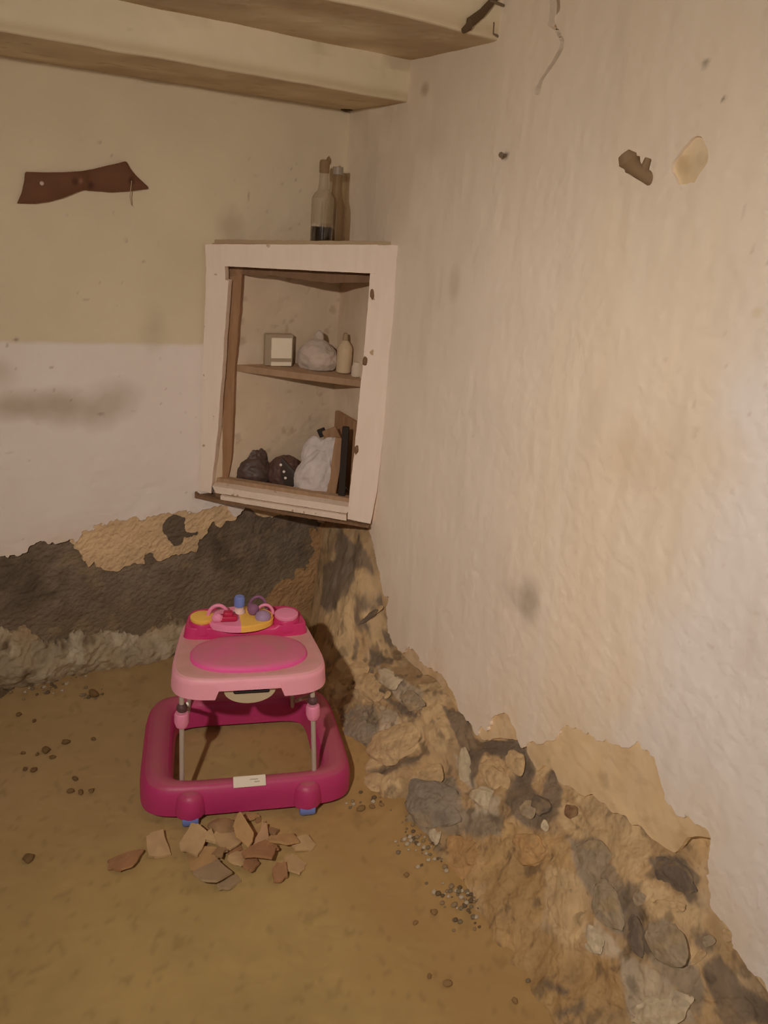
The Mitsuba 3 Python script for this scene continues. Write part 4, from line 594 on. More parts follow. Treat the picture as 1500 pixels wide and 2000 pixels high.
def tri_board(pL, pC, pR, th):
    """three-cornered board lying in the corner: left, back and right points (top face)"""
    top = np.array([pL, pC, pR], float); bot = top - Z * th
    m = trimesh.Trimesh(np.vstack([top, bot]), [[0, 2, 1], [3, 4, 5], [0, 1, 4], [0, 4, 3], [1, 2, 5], [1, 5, 4], [2, 0, 3], [2, 3, 5]], process=False); m.fix_normals(); return m
put('top_board', tri_board((-0.505, -0.004, 1.458), (-0.004, -0.004, 1.478), S * 0.40 + N * 0.004 + Z * 1.494, 0.016), 'shelf_wood', cb)
put('floor_board', tri_board((-0.465, -0.004, 0.644), (-0.004, -0.004, 0.640), S * 0.338 + N * 0.004 + Z * 0.606, 0.018), 'shelf_wood', cb)
shf = [np.array((-0.415, -0.004, 1.070)), np.array((-0.004, -0.004, 1.064)), S * 0.265 + N * 0.004 + Z * 1.046]
put('shelf', tri_board(*shf, 0.022), 'shelf_wood', cb)
for pu, pz in TR['hinges']:
    m = lump(2, (0.008, 0.007, 0.017), int(pz * 100), 0.3, 1.5, angular=0.5); put('hinge_stub', xf(m, frame_mat(FW(pu + 0.002, pz, 0.020), FX, FN, Z)), 'dark_wood', cb, True)
solid('grime', (0.40, 0.31, 0.20), 0.95)
k = put('ledge', face_part(ragged(TR['c_ledge'], 0.002, 17), -0.045, -0.021), 'grime', cb); tag(k, 'grimy narrow ledge along the top')

# things in and on the cupboard
def bumpy(sub, size, seed, amp, f, ridg=0.0, flat=-0.6):
    m = trimesh.creation.icosphere(subdivisions=sub); v = m.vertices
    n = 1 + amp * 2 * fb(v + seed, f, 4, seed)
    if ridg: n = n + ridg * (0.22 - np.abs(fb(v + seed * 3, f * 1.6, 3, seed + 1)))
    v = v * n[:, None]; v[:, 2] = np.maximum(v[:, 2], flat) - flat
    m.vertices = v * np.asarray(size); return m
def vlump(name, m, col, seed, amp, parent=None, bs='vc_plain', f=30):
    C = np.tile(np.asarray(col), (len(m.vertices), 1)) * (1 + amp * fb(m.vertices, f, 4, seed))[:, None]
    return put(name, m, bs, parent, True, color=np.clip(C, .006, 1))
it = {k: np.array(v) for k, v in TR['items'].items()}
SILL = 0.643
def floor_z(p):   # top of the cupboard's floor board
    return 0.640 + 0.005 * np.clip(-p[0] / 0.5, 0, 1) - 0.034 * np.clip(-(p[1]) / 0.37, 0, 1)
scene['leather'] = {'type': 'twosided', 'm': {'type': 'principled', 'base_color': {'type': 'mesh_attribute', 'name': 'vertex_color'}, 'roughness': 0.5, 'specular': 0.4}}
p = it['bag1'] + np.zeros(3); p = FW(0.142, 0, -0.130)
m = cat(bumpy(4, (0.072, 0.055, 0.058), 3, 0.16, 1.5, 0.4), xf(bumpy(4, (0.050, 0.04, 0.060), 4, 0.15, 2.0, 0.4), trimesh.transformations.translation_matrix((0.0, 0.015, 0.035))))
m.apply_transform(frame_mat((p[0], p[1], floor_z(p)), FX, -FN, Z))
k = vlump('crumpled_bag', m, (0.085, 0.055, 0.048), 5, 0.8, bs='leather'); tag(k, 'crumpled dark brown leather bag on the cupboard floor, at the left beside the jamb', 'bag')
p = FW(0.258, 0, -0.140)
hb = thing('studded_bag', 'dark brown handbag with a row of white studs, slumped left of the white plastic bag', 'bag')
body = bumpy(4, (0.060, 0.048, 0.068), 8, 0.14, 1.8, 0.35)
v = body.vertices; v[:, 0] += 0.25 * (v[:, 2]) * 0.3
M = frame_mat((p[0], p[1], floor_z(p)), FX, -FN, Z); body.apply_transform(M)
kk = vlump('body', body, (0.10, 0.055, 0.045), 9, 0.6, hb, 'leather')
fl = loft([np.c_[np.array([0.0, 0.055, 0.085, 0.06, 0.02, 0.0]) * q, np.full(6, -0.055 + 0.012 * w), np.array([0.118, 0.065, 0.052, 0.02, 0.015, 0.05]) * q + 0.01 * (1 - q)] for q, w in ((0.9, 0), (1, 0.3), (1, 0.8), (0.9, 1))])
fl.fix_normals(); fl.apply_transform(M); put('flap', fl, solid('dark_leather', (0.045, 0.032, 0.026), 0.5), hb, 30)
solid('stud_white', (0.75, 0.72, 0.68), 0.3)
for (u_, z_) in ((0.000, 0.092), (0.012, 0.068), (0.018, 0.045)):
    m = trimesh.creation.icosphere(subdivisions=2, radius=0.0052); m.apply_transform(M @ trimesh.transformations.translation_matrix((u_, -0.058, z_))); put('stud', m, 'stud_white', hb, True)
p = FW(0.374, 0, -0.100)
sk = bumpy(5, (0.070, 0.050, 0.074), 12, 0.16, 1.1, 0.38)
v = sk.vertices; v[:, 2] *= 1 + 0.25 * np.clip(v[:, 0] / 0.07, -1, 1)
# gathered neck leaning to the right
nk = bumpy(4, (0.052, 0.032, 0.070), 14, 0.22, 1.2, 0.45, -0.9); nk.apply_transform(trimesh.transformations.rotation_matrix(math.radians(48), (0, 1, 0))); nk.apply_translation((0.000, 0.012, 0.052))
nk2 = bumpy(4, (0.044, 0.024, 0.050), 15, 0.22, 1.2, 0.45, -0.9); nk2.apply_transform(trimesh.transformations.rotation_matrix(math.radians(14), (0, 1, 0))); nk2.apply_translation((-0.012, 0.018, 0.050))
m = cat(sk, nk, nk2); m.vertices[:, 2] *= 1.38; m.apply_transform(frame_mat((p[0], p[1], floor_z(p)), FX, -FN, Z))
k = vlump('plastic_bag', m, (0.57, 0.52, 0.51), 15, 0.5); tag(k, 'greyish white plastic bag standing on the cupboard floor in front of the boards', 'bag')
# boards leaning behind it
def slab(o, x, y, z, size, bs, name, label, cat_, r=0.003):
    m = xf(rbox(*size, r), frame_mat(o, x, y, z)); k = put(name, m, bs, None, 30); tag(k, label, cat_); return k
nrm = lambda a: np.asarray(a, float) / np.linalg.norm(a)
solid('black_gap', (0.028, 0.02, 0.016), 0.7)
o = S * 0.150 + N * 0.016 + Z * 0.770
slab(o, S, N, Z, (0.16, 0.018, 0.255), 'old_wood', 'wooden_board', 'brown wooden board standing against the right wall inside the cupboard', 'board')
o = FW(0.484, 0.755, -0.050)
slab(o, FX, FN, Z, (0.024, 0.016, 0.285), 'black_gap', 'dark_batten', 'nearly black upright batten beside the right upright of the cupboard', 'batten')
tz = nrm([0.12, 0.0, 1]); tx = np.cross(FN, tz)
o = FW(0.452, 0.730, -0.078)
slab(o, tx, FN, tz, (0.034, 0.014, 0.235), 'old_wood', 'thin_slat', 'thin grey-brown wooden slat leaning between the plastic bag and the dark batten', 'slat')
tz = nrm(FX * -0.45 + Z * 0.9); tx = np.cross(FN, tz)
o = FW(0.430, 0.822, -0.150)
slab(o, tx, FN, tz, (0.055, 0.012, 0.08), 'old_wood', 'wood_offcut', 'tilted grey-brown wood offcut poking up behind the plastic bag', 'wood')
o = FW(0.385, 0.835, -0.175)
slab(o, tx, FN, tz, (0.028, 0.014, 0.03), 'black_gap', 'black_block', 'small black block just left of the tilted wood offcut', 'block')
# on the shelf
def shelf_z(p): 
    L, Cn, Rr = shf; A = np.c_[np.array([L, Cn, Rr])[:, :2], np.ones(3)]; c = np.linalg.solve(A, np.array([L[2], Cn[2], Rr[2]])); return c @ [p[0], p[1], 1]
p = it['box'] + np.array([-0.026, -0.012, 0]); bz = shelf_z(p)
bx = thing('picture_box', 'small square white box with a pale face and grey edges standing on the shelf', 'box')
fd = nrm([-0.25, -0.97, 0]); fx_ = np.cross(Z, fd) * -1
fx_ = nrm(np.cross(fd, Z)) * (1 if np.cross(fd, Z) @ FX > 0 else -1)
put('body', xf(rbox(0.098, 0.03, 0.108, 0.003), frame_mat((p[0], p[1], bz + 0.054 + 0.001), fx_, fd, Z)), solid('grey_card', (0.36, 0.29, 0.21), 0.8), bx, 30)
q = np.array([p[0], p[1], 0]) + fd * 0.0165
put('face', xf(rbox(0.072, 0.005, 0.070, 0.0015), frame_mat((q[0] + fx_[0] * .008, q[1] + fx_[1] * .008, bz + 0.062), fx_, fd, Z)), solid('ivory', (0.78, 0.71, 0.57), 0.6), bx, 30)
put('strip', xf(rbox(0.072, 0.006, 0.014, 0.0015), frame_mat((q[0] + fx_[0] * .008, q[1] + fx_[1] * .008, bz + 0.008), fx_, fd, Z)), 'ivory', bx, 30)
p = it['crump'] + np.array([0.0, -0.01, 0]); bz = shelf_z(p)
m = bumpy(5, (0.066, 0.052, 0.062), 21, 0.14, 1.1, 0.32)
nk = bumpy(3, (0.016, 0.014, 0.022), 22, 0.2, 2, 0.4, -0.9); nk.apply_translation((0.0, 0.005, 0.088))
m = cat(m, nk); m.apply_transform(frame_mat((p[0], p[1], bz + 0.001), FX, -FN, Z))
k = vlump('wrapped_bundle', m, (0.50, 0.42, 0.36), 23, 0.5); tag(k, 'crumpled grey plastic-wrapped bundle on the shelf between the white box and the cream bottle', 'bundle')
p = it['candle'] + np.array([0.0, 0.0, 0]); bz = shelf_z(p)
cbt = thing('cream_bottle', 'dusty cream bottle with a narrow neck on the right of the shelf', 'bottle')
m = lathe([(0.022, 0.001), (0.026, 0.003), (0.027, 0.008), (0.027, 0.082), (0.025, 0.092), (0.016, 0.105), (0.010, 0.112)], 28); m.apply_translation((p[0], p[1], bz))
put('body', m, solid('cream_plastic', (0.56, 0.44, 0.29), 0.6), cbt, 35)
m = lathe([(0.009, 0.108), (0.010, 0.114), (0.009, 0.126), (0.007, 0.136), (0.004, 0.138)], 20); m.apply_translation((p[0], p[1], bz)); put('cap', m, solid('cap_brown', (0.33, 0.24, 0.15), 0.7), cbt, 35)
p = it['jar'] + np.array([-0.004, 0.006, 0]); bz = shelf_z(p)
m = lathe([(0.016, 0.001), (0.018, 0.004), (0.018, 0.035), (0.014, 0.042), (0.014, 0.048), (0.012, 0.050)], 24); m.apply_translation((p[0], p[1], bz))
k = put('small_jar', m, solid('pale_jar', (0.6, 0.52, 0.42), 0.5), None, 35); tag(k, 'small pale jar at the right end of the shelf, half behind the right upright', 'jar')
# bottles on top
scene['dusty_glass'] = {'type': 'blendbsdf', 'weight': mikit.proc(lambda p, n, uv: 0.04 + 0.34 * psm(1.535, 1.55, p.z)), 'a': {'type': 'thindielectric', 'int_ior': 1.5}, 'b': {'type': 'twosided', 'm': {'type': 'principled', 'base_color': {'type': 'rgb', 'value': [0.40, 0.32, 0.20]}, 'roughness': 0.6}}}
scene['brown_glass'] = {'type': 'blendbsdf', 'weight': 0.38, 'a': {'type': 'thindielectric', 'int_ior': 1.5, 'specular_transmittance': {'type': 'rgb', 'value': [0.9, 0.8, 0.66]}}, 'b': {'type': 'twosided', 'm': {'type': 'principled', 'base_color': {'type': 'rgb', 'value': [0.30, 0.21, 0.12]}, 'roughness': 0.5}}}
def board_z(p):
    A = np.array([[-0.505, -0.004, 1], [-0.004, -0.004, 1], [*(S * 0.40 + N * 0.004)[:2], 1]]); c = np.linalg.solve(A, [1.458, 1.478, 1.494]); return c @ [p[0], p[1], 1]
b1, b2 = (np.array(b) for b in TR['bottles']); b2 = b2 - FX * 0.014
z1 = board_z(b1); bt = thing('glass_bottle', 'stoppered clear glass bottle with black liquid in its bottom, on top of the cupboard', 'bottle')
pr = [(0.030, 0.001), (0.0345, 0.004), (0.0355, 0.010), (0.0355, 0.160), (0.034, 0.168), (0.028, 0.180), (0.0205, 0.190), (0.0165, 0.200), (0.0150, 0.215), (0.0138, 0.262), (0.0138, 0.285)]
pr = [(r_, z_ * 0.845) for r_, z_ in pr]
put('glass', xf(lathe(pr, 40), trimesh.transformations.translation_matrix((b1[0], b1[1], z1))), 'dusty_glass', bt, 40)
put('liquid', xf(lathe([(0.031, 0.003), (0.0346, 0.008), (0.0346, 0.054), (0.0335, 0.0545)], 40), trimesh.transformations.translation_matrix((b1[0], b1[1], z1))), solid('black_liquid', (0.012, 0.006, 0.006), 0.2), bt, 40)
stp = xf(cat(lathe([(0.0145, 0.258), (0.0158, 0.262), (0.0158, 0.290), (0.013, 0.296), (0.006, 0.297)], 24), xf(lump(2, (0.008, 0.006, 0.013), 7, 0.3), trimesh.transformations.translation_matrix((0.012, -0.004, 0.294)))), trimesh.transformations.translation_matrix((0, 0, -0.045)))
put('stopper', xf(stp, trimesh.transformations.translation_matrix((b1[0], b1[1], z1))), solid('cork', (0.24, 0.16, 0.08), 0.9), bt, 40)
z2 = board_z(b2); bt2 = thing('glass_bottle', 'dusty brownish open glass bottle behind the stoppered one on the cupboard top', 'bottle')
pr2 = [(0.024, 0.001), (0.0285, 0.004), (0.030, 0.010), (0.030, 0.120), (0.029, 0.135), (0.024, 0.155), (0.0185, 0.175), (0.0165, 0.195), (0.0158, 0.250)]
pr2 = [(r_, z_ * 0.86) for r_, z_ in pr2]
put('glass', xf(lathe(pr2, 40), trimesh.transformations.translation_matrix((b2[0], b2[1], z2))), 'brown_glass', bt2, 40)
put('lip', xf(lathe([(0.0155, 0.248), (0.0172, 0.250), (0.0172, 0.270), (0.0155, 0.272)], 28), trimesh.transformations.translation_matrix((b2[0], b2[1], z2 - 0.036))), solid('lip_glass', (0.30, 0.26, 0.20), 0.4), bt2, 40)
# grime lumps along the cupboard top
# ------------------------------------------------------------------ things on the walls
bow = np.array(TR['bow'])
Pb = Polygon(bow)
bowt = thing('bow_scrap', 'brown bow-shaped scrap of leather nailed to the left wall below the stair', 'leather scrap')
lo, hi = bow.min(0) - .01, bow.max(0) + .01
P, F = grid(np.arange(lo[0], hi[0], 0.005), np.arange(lo[1], hi[1], 0.005))
fd_ = sdist(P, bow); ctr = np.array(TR['bow_spots'])
hh = 0.010 * np.clip(fd_ / 0.02, 0, 1) ** 0.5 + 0.006 * fb(np.c_[P, P[:, 0] * 0], 14, 3, 500)
pinch = np.exp(-((P[:, 0] - ctr[3][0]) / 0.018) ** 2); hh -= 0.006 * pinch
C = np.tile([0.155, 0.072, 0.040], (len(P), 1)) * (1 + 0.35 * fb(np.c_[P, P[:, 0] * 0], 16, 4, 501))[:, None]
for i in (1, 3, 4): C = lerp(C, (0.07, 0.03, 0.018), blob(P, ctr[i], 0.011, 0.013, 502) * 0.9)
C = lerp(C, (0.33, 0.17, 0.10), blob(P, ctr[2], 0.006, 0.008, 503) * 0.7)  # highlight beside the knot, painted into the leather
P2, F2, (V2, C2), cut = clip(P, F, fd_, [np.c_[P[:, 0], -0.022 - hh, P[:, 1]], C])
V3, F3, C3 = skirt(V2, F2, C2, cut, np.array([0, 0.016, 0]))
vcol('body', V3, F3, C3, 'vc_plain', bowt)
solid('nail_white', (0.55, 0.45, 0.38), 0.4)
m = trimesh.creation.icosphere(subdivisions=2, radius=0.006); m.apply_translation((ctr[0][0], -0.036, ctr[0][1])); put('nail', m, 'nail_white', bowt, True)
k = put('thread', pipe(np.array([[ctr[4][0], -0.036, ctr[4][1]], [ctr[5][0], -0.033, ctr[5][1]], [ctr[6][0], -0.022, ctr[6][1]]]), 0.0014, 6), solid('thread', (0.42, 0.34, 0.24), 0.9), bowt)
pg = thing('wooden_peg', 'grey-brown flared wooden peg sticking out of the right wall beside the peeled patch', 'peg')
r0 = S * TR['peg']['root'][0] + Z * TR['peg']['root'][1]
tip = S * 1.392 + Z * 1.731 + N * 0.062
ax = nrm(tip - r0)
pts = np.array([r0 - ax * 0.02 + (tip - r0) * q for q in (0, .25, .5, .72, .86, .97, 1.1)])
pts[3:, 2] += [0.000, 0.003, 0.007, 0.012]
solid('peg_wood', (0.22, 0.15, 0.085), 0.85)
sh = pipe(pts, [0.013, 0.013, 0.012, 0.0125, 0.015, 0.0195, 0.012], 14)
sh.vertices = sh.vertices + 0.003 * np.c_[fb(sh.vertices, 50, 2, 1), fb(sh.vertices, 50, 2, 2), fb(sh.vertices, 50, 2, 3)]
put('shaft', sh, 'peg_wood', pg, 40)
put('barb', pipe(np.array([pts[2], pts[2] + Z * 0.028 + S * 0.008]), [0.010, 0.006], 8), 'peg_wood', pg, 40)
for c_, l_ in ((TR['right_marks'][0], 'small dark nail in the right wall, left of the wooden peg'), ):
    o = S * c_[0] + Z * c_[1]
    k = put('wall_nail', pipe(np.array([o, o + N * 0.012, o + N * 0.022 + S * 0.006]), [0.004, 0.004, 0.007], 8), 'wire_dark'); tag(k, l_, 'nail')

# ------------------------------------------------------------------ baby walker
WX_, WY_ = np.array([0.929, -0.370, 0]), np.array([0.370, 0.929, 0])
WO = np.array([-0.748, -0.876, 0.002]) - 0.004 * WX_ - 0.028 * WY_
WM = frame_mat(WO, WX_, WY_, Z)
TM = lambda *o: trimesh.transformations.translation_matrix(o)
wk = thing('baby_walker', 'pink and magenta plastic baby walker with a toy tray standing on the earth floor', 'baby walker')
dusty('magenta', (0.46, 0.024, 0.155), 0.30)
dusty('magenta_top', (0.55, 0.018, 0.15), 0.10)
dusty('light_pink', (0.82, 0.36, 0.47), 0.50)
dusty('hot_pink', (0.72, 0.085, 0.33), 0.45, 0.6)
solid('hub_dark', (0.10, 0.05, 0.055), 0.5); solid('chrome', (0.50, 0.44, 0.39), 0.35, 0.5, metallic=0.25)
solid('toy_blue', (0.16, 0.22, 0.55), 0.45); solid('toy_yellow', (0.78, 0.48, 0.10), 0.45); solid('toy_pink', (0.75, 0.26, 0.42), 0.45); solid('toy_red', (0.45, 0.02, 0.07), 0.4)
solid('toy_purple', (0.22, 0.10, 0.19), 0.5); solid('toy_lilac', (0.33, 0.22, 0.36), 0.5); solid('pale_plastic', (0.50, 0.42, 0.28), 0.6); solid('black_slot', (0.02, 0.012, 0.012), 0.6); solid('sticker', (0.72, 0.66, 0.56), 0.6)
solid('sticker_print', (0.42, 0.38, 0.33), 0.7); solid('toy_white', (0.7, 0.5, 0.48), 0.5)
# base: a rounded hollow ring swept round the floor
n = 160
outl = superell(n, 0.294, 0.245, 6.0, 0.02); inl = superell(n, 0.205, 0.178, 7.5, 0.02)
outl[:, 1] += 0.233; inl[:, 1] += 0.222
rings = []
sec = [(0.00, 0.030), (0.0, 0.060), (0.06, 0.082), (0.17, 0.098), (0.32, 0.107), (0.5, 0.110), (0.70, 0.107), (0.86, 0.098), (0.96, 0.085), (1.0, 0.065), (1.0, 0.018)]
# outer lip flares slightly at its foot
rings.append(np.c_[outl + 0.0 * outl, np.full(n, 0.022)])
for w, z in sec:
    rings.append(np.c_[outl * (1 - w) + inl * w, np.full(n, z)])
rings.append(np.c_[outl * 0.03 + inl * 0.97, np.full(n, 0.018)])
rings.append(np.c_[outl * 0.97 + inl * 0.03, np.full(n, 0.022)])
base = loft(rings + [rings[0]], cap0=False, cap1=False); base.fix_normals()
put('base', xf(base, WM), 'magenta', wk, 50)
# wheel housings and wheels at the front and back
for x_, y_ in ((-0.160, -0.014), (0.157, -0.014), (-0.16, 0.475), (0.15, 0.475)):
    hs = xf(lathe([(0.040, 0.026), (0.043, 0.032), (0.041, 0.058), (0.036, 0.082), (0.024, 0.094), (0.004, 0.098)], 28), TM(x_, y_ + (0.018 if y_ < .2 else -0.018), 0)); hs.apply_scale(1.0)
    put('wheel_housing', xf(hs, WM), 'magenta', wk, 40)
    wl = xf(lathe([(0.010, -0.022), (0.018, -0.021), (0.0205, -0.016), (0.0205, 0.016), (0.018, 0.021), (0.010, 0.022)], 24), trimesh.transformations.rotation_matrix(math.pi / 2, (0, 1, 0))); wl.apply_translation((x_, y_ + (-0.004 if y_ < .2 else 0.004), 0.0205))
    k = put('wheel', xf(wl, WM), 'toy_blue', wk, 40)
labels[wk + '__wheel'] = {'label': 'blue wheel under the base'}
# sticker on the front, standing on the sloping face
st_n = nrm([0, -0.58, 0.81])
so = np.array([-0.002, 0.004, 0.1085])
SM = WM @ frame_mat(so, (1, 0, 0), np.cross(st_n, (1, 0, 0)), st_n)
k = put('sticker', xf(rbox(0.088, 0.030, 0.003, 0.001), SM), 'sticker', wk, 30); tag(k, 'white paper label on the front of the base')
put('print', xf(cat(*[xf(trimesh.creation.box((w_, 0.003, 0.0012)), TM(x_, y_, 0.0018)) for x_, y_, w_ in ((0.012, 0.004, 0.022), (0.020, -0.003, 0.014))]), SM), 'sticker_print', k)
# four tubular legs with sockets under the tray
legs = [((-0.182, 0.042, 0.07), (-0.180, 0.045, 0.365)), ((0.182, 0.028, 0.07), (0.165, 0.045, 0.365)), ((-0.165, 0.40, 0.07), (-0.14, 0.33, 0.37)), ((0.165, 0.40, 0.07), (0.14, 0.33, 0.37))]
for a, b in legs:
    a, b = np.array(a), np.array(b)
    k = put('leg', xf(pipe(np.array([a, (a + b) / 2, b]), 0.0068, 14), WM), 'chrome', wk, 40)
    if k == wk + '__leg': labels[k] = {'label': 'thin chrome tube leg'}
    d_ = nrm(b - a); c = a + d_ * 0.200
    fr = frame_mat(c, nrm(np.cross((0, 1, 0), d_)), nrm(np.cross(d_, np.cross((0, 1, 0), d_))), d_)
    soc = xf(lathe([(0.0075, 0), (0.015, 0.004), (0.0195, 0.018), (0.019, 0.042), (0.016, 0.046)], 22), fr)
    put('leg_socket', xf(soc, WM), 'toy_pink', wk, 40)
    put('leg_hub', xf(xf(trimesh.creation.icosphere(subdivisions=2, radius=0.014), TM(*(c + d_ * 0.060))), WM), 'hub_dark', wk, True)
for sx in (-1, 1):
    k = put('cross_brace', xf(pipe(np.array([(sx * 0.175, 0.40, 0.09), (sx * 0.172, 0.22, 0.22), (sx * 0.168, 0.06, 0.33)]), 0.006, 12), WM), 'chrome', wk, 40)
# tray
n = 200
to = superell(n, 0.195, 0.195, 4.4, 0.12)
to[:, 1] += 0.195 + 0.012
def tz(o): return 0.428 + 0.0 * o[:, 1]
def off(o, d):   # inset of an outline towards its centre by d metres
    c = o.mean(0); r = o - c; L = np.linalg.norm(r, axis=1, keepdims=True); return o - r / L * d
ztop = 0.430
front = np.exp(-np.clip((to[:, 1] - 0.03) / 0.03, 0, 9) ** 2)
notch = ((np.abs(to[:, 0] + 0.004) < 0.083) & (to[:, 1] < 0.06))
zlip = np.where(notch, 0.396, 0.370) 
zlip = zlip + 0.014 * np.clip((to[:, 1] - 0.1) / 0.3, 0, 1)
rings = [np.c_[off(to, 0.05), np.full(n, ztop)], np.c_[off(to, 0.022), np.full(n, ztop)], np.c_[off(to, 0.010), np.full(n, ztop - 0.002)], np.c_[off(to, 0.004), np.full(n, ztop - 0.007)], np.c_[off(to, 0.0008), np.full(n, ztop - 0.015)],
         np.c_[to, np.full(n, ztop - 0.020)], np.c_[off(to, -0.003), zlip + 0.008], np.c_[off(to, -0.004), zlip], np.c_[off(to, 0.0), zlip], np.c_[off(to, 0.006), np.full(n, ztop - 0.02)], np.c_[off(to, 0.05), np.full(n, ztop - 0.010)]]
tray = loft(rings, cap0=True, cap1=True); tray.fix_normals()
put('tray', xf(tray, WM), 'light_pink', wk, 35)
# padded seat opening in the tray
n = 72; t_ = np.arange(n) * 2 * np.pi / n
el = lambda k, z, dy=0.0: np.c_[0.158 * k * np.sign(np.cos(t_)) * np.abs(np.cos(t_)) ** 0.85 - 0.000, 0.130 + dy + 0.092 * k * np.sign(np.sin(t_)) * np.abs(np.sin(t_)) ** 0.85, np.full(n, z)]
pad = loft([el(1.0, ztop - 0.004), el(1.0, ztop + 0.004), el(0.97, ztop + 0.010), el(0.90, ztop + 0.0155), el(0.75, ztop + 0.020), el(0.5, ztop + 0.023), el(0.25, ztop + 0.0245)]); pad.fix_normals()
k = put('seat_pad', xf(pad, WM), 'hot_pink', wk, 50); tag(k, 'hot pink oval padded seat in the tray')
sl = lathe([(0.004, 0.30), (0.05, 0.305), (0.085, 0.325), (0.105, 0.365), (0.11, 0.415)], 36); sl.vertices[:, 1] *= 0.8; sl.apply_translation((0, 0.15, 0))
put('seat_sling', xf(sl, WM), solid('sling_grey', (0.16, 0.10, 0.075), 0.9), wk, 50)
# pale handle seen through the notch in the tray's lip
t2 = np.linspace(math.pi, 2 * math.pi, 24)
cres = np.r_[np.c_[0.068 * np.cos(t2), 0.042 * np.sin(t2)]]
hd = prism(cres, 0.03); hd.apply_transform(frame_mat((-0.004, 0.062, 0.382), (1, 0, 0), (0, 0, 1), (0, -1, 0)))
k = put('handle', xf(hd, WM), 'pale_plastic', wk, 30); tag(k, 'pale crescent grip in the notch of the tray')
put('slot', xf(xf(rbox(0.095, 0.010, 0.010, 0.004), TM(0.0, 0.030, 0.378)), WM), 'black_slot', k, 30)
# toy console on the far side of the tray
cons = thing  # (parts only)
n = 120
co = superell(n, 0.168, 0.062, 6, 0.06); co[:, 1] += 0.285
hcon = np.where(np.abs(co[:, 0]) > 0.085, 0.036, 0.026)
rr = [np.c_[off(co, -0.006), np.full(n, ztop - 0.012)], np.c_[co, np.full(n, ztop + 0.006)], np.c_[off(co, 0.003), ztop + hcon - 0.006], np.c_[off(co, 0.010), ztop + hcon], np.c_[off(co, 0.03), np.full(n, ztop + 0.028)]]
con = loft(rr); con.fix_normals()
ck_ = put('console', xf(con, WM), 'magenta_top', wk, 40); tag(ck_, 'magenta toy console across the far side of the tray')
for x_, mt, lb in ((-0.122, 'toy_yellow', 'yellow round button'), (0.115, 'toy_pink', 'pink round button')):
    kn = xf(lathe([(0.040, 0.0), (0.041, 0.006), (0.036, 0.030), (0.034, 0.033), (0.004, 0.034)], 32), TM(x_, 0.262, ztop + 0.010)); put('knob_base', xf(kn, WM), 'magenta_top', ck_, 40)
    kt = xf(lathe([(0.032, 0.0), (0.034, 0.003), (0.034, 0.010), (0.030, 0.013), (0.003, 0.014)], 32), TM(x_, 0.262, ztop + 0.043)); k = put('button', xf(kt, WM), mt, ck_, 40); tag(k, lb)
# oval platform, half pink, half yellow
t_ = np.linspace(-math.pi / 2, math.pi / 2, 40)
for sgn, mt, lb in ((-1, 'toy_pink', 'pink half of the oval toy platform'), (1, 'toy_yellow', 'yellow half of the oval toy platform')):
    o = np.c_[sgn * 0.096 * np.cos(t_), 0.062 * np.sin(t_)]
    if sgn < 0: o = o[::-1]
    pf = cat(xf(prism(o * 0.97, 0.006), TM(0, 0, 0.014)), prism(o, 0.014)); pf.apply_translation((-0.018, 0.262, ztop + 0.030)); k = put('platform', xf(pf, WM), mt, ck_, 30); tag(k, lb)
zt = ztop + 0.050
def arch(x0, x1, y_, h, r, mt, lb):
    t3 = np.linspace(0, math.pi, 14); m = pipe(np.c_[(x0 + x1) / 2 - (x1 - x0) / 2 * np.cos(t3), np.full(14, y_), zt - 0.004 + h * np.sin(t3)], r, 10); k = put('toy_arch', xf(m, WM), mt, ck_, 40); tag(k, lb)
arch(-0.108, -0.050, 0.262, 0.040, 0.0055, 'toy_pink', 'pink arch on the left of the toys')
arch(0.010, 0.062, 0.305, 0.042, 0.0045, 'toy_purple', 'dark purple arch at the back of the toys')
arch(0.030, 0.078, 0.275, 0.030, 0.0045, 'toy_pink', 'pink arch on the right of the toys')
def toy(name, m, o, mt, lb, sm=40):
    k = put(name, xf(xf(m, TM(*o)), WM), mt, ck_, sm); tag(k, lb)
toy('post', lathe([(0.016, 0), (0.018, 0.004), (0.013, 0.014), (0.0125, 0.018), (0.014, 0.022)], 22), (-0.018, 0.285, zt - .002), 'toy_white', 'pale pink post in the middle of the toys')
toy('post_cap', lathe([(0.0135, 0), (0.0155, 0.004), (0.0150, 0.026), (0.012, 0.031), (0.003, 0.032)], 22), (-0.018, 0.285, zt + 0.020), 'toy_blue', 'blue cap on the post')
car = cat(rbox(0.050, 0.026, 0.016, 0.005), xf(rbox(0.026, 0.022, 0.016, 0.005), TM(0.0, 0, 0.012)))
toy('toy_car', car, (-0.052, 0.238, zt + 0.009), 'toy_red', 'red toy on the pink half', 30)
toy('toy_heart', lump(3, (0.016, 0.012, 0.014), 5, 0.1), (-0.082, 0.232, zt + 0.012), 'toy_pink', 'pink ball on the pink half', True)
toy('toy_blob', lump(3, (0.017, 0.014, 0.017), 6, 0.12), (0.020, 0.268, zt + 0.016), 'toy_purple', 'dark purple toy behind the yellow half', True)
toy('toy_dome', lathe([(0.022, 0), (0.0225, 0.004), (0.019, 0.014), (0.011, 0.020), (0.002, 0.022)], 24), (0.046, 0.245, zt), 'toy_lilac', 'greyish lilac dome on the yellow half')

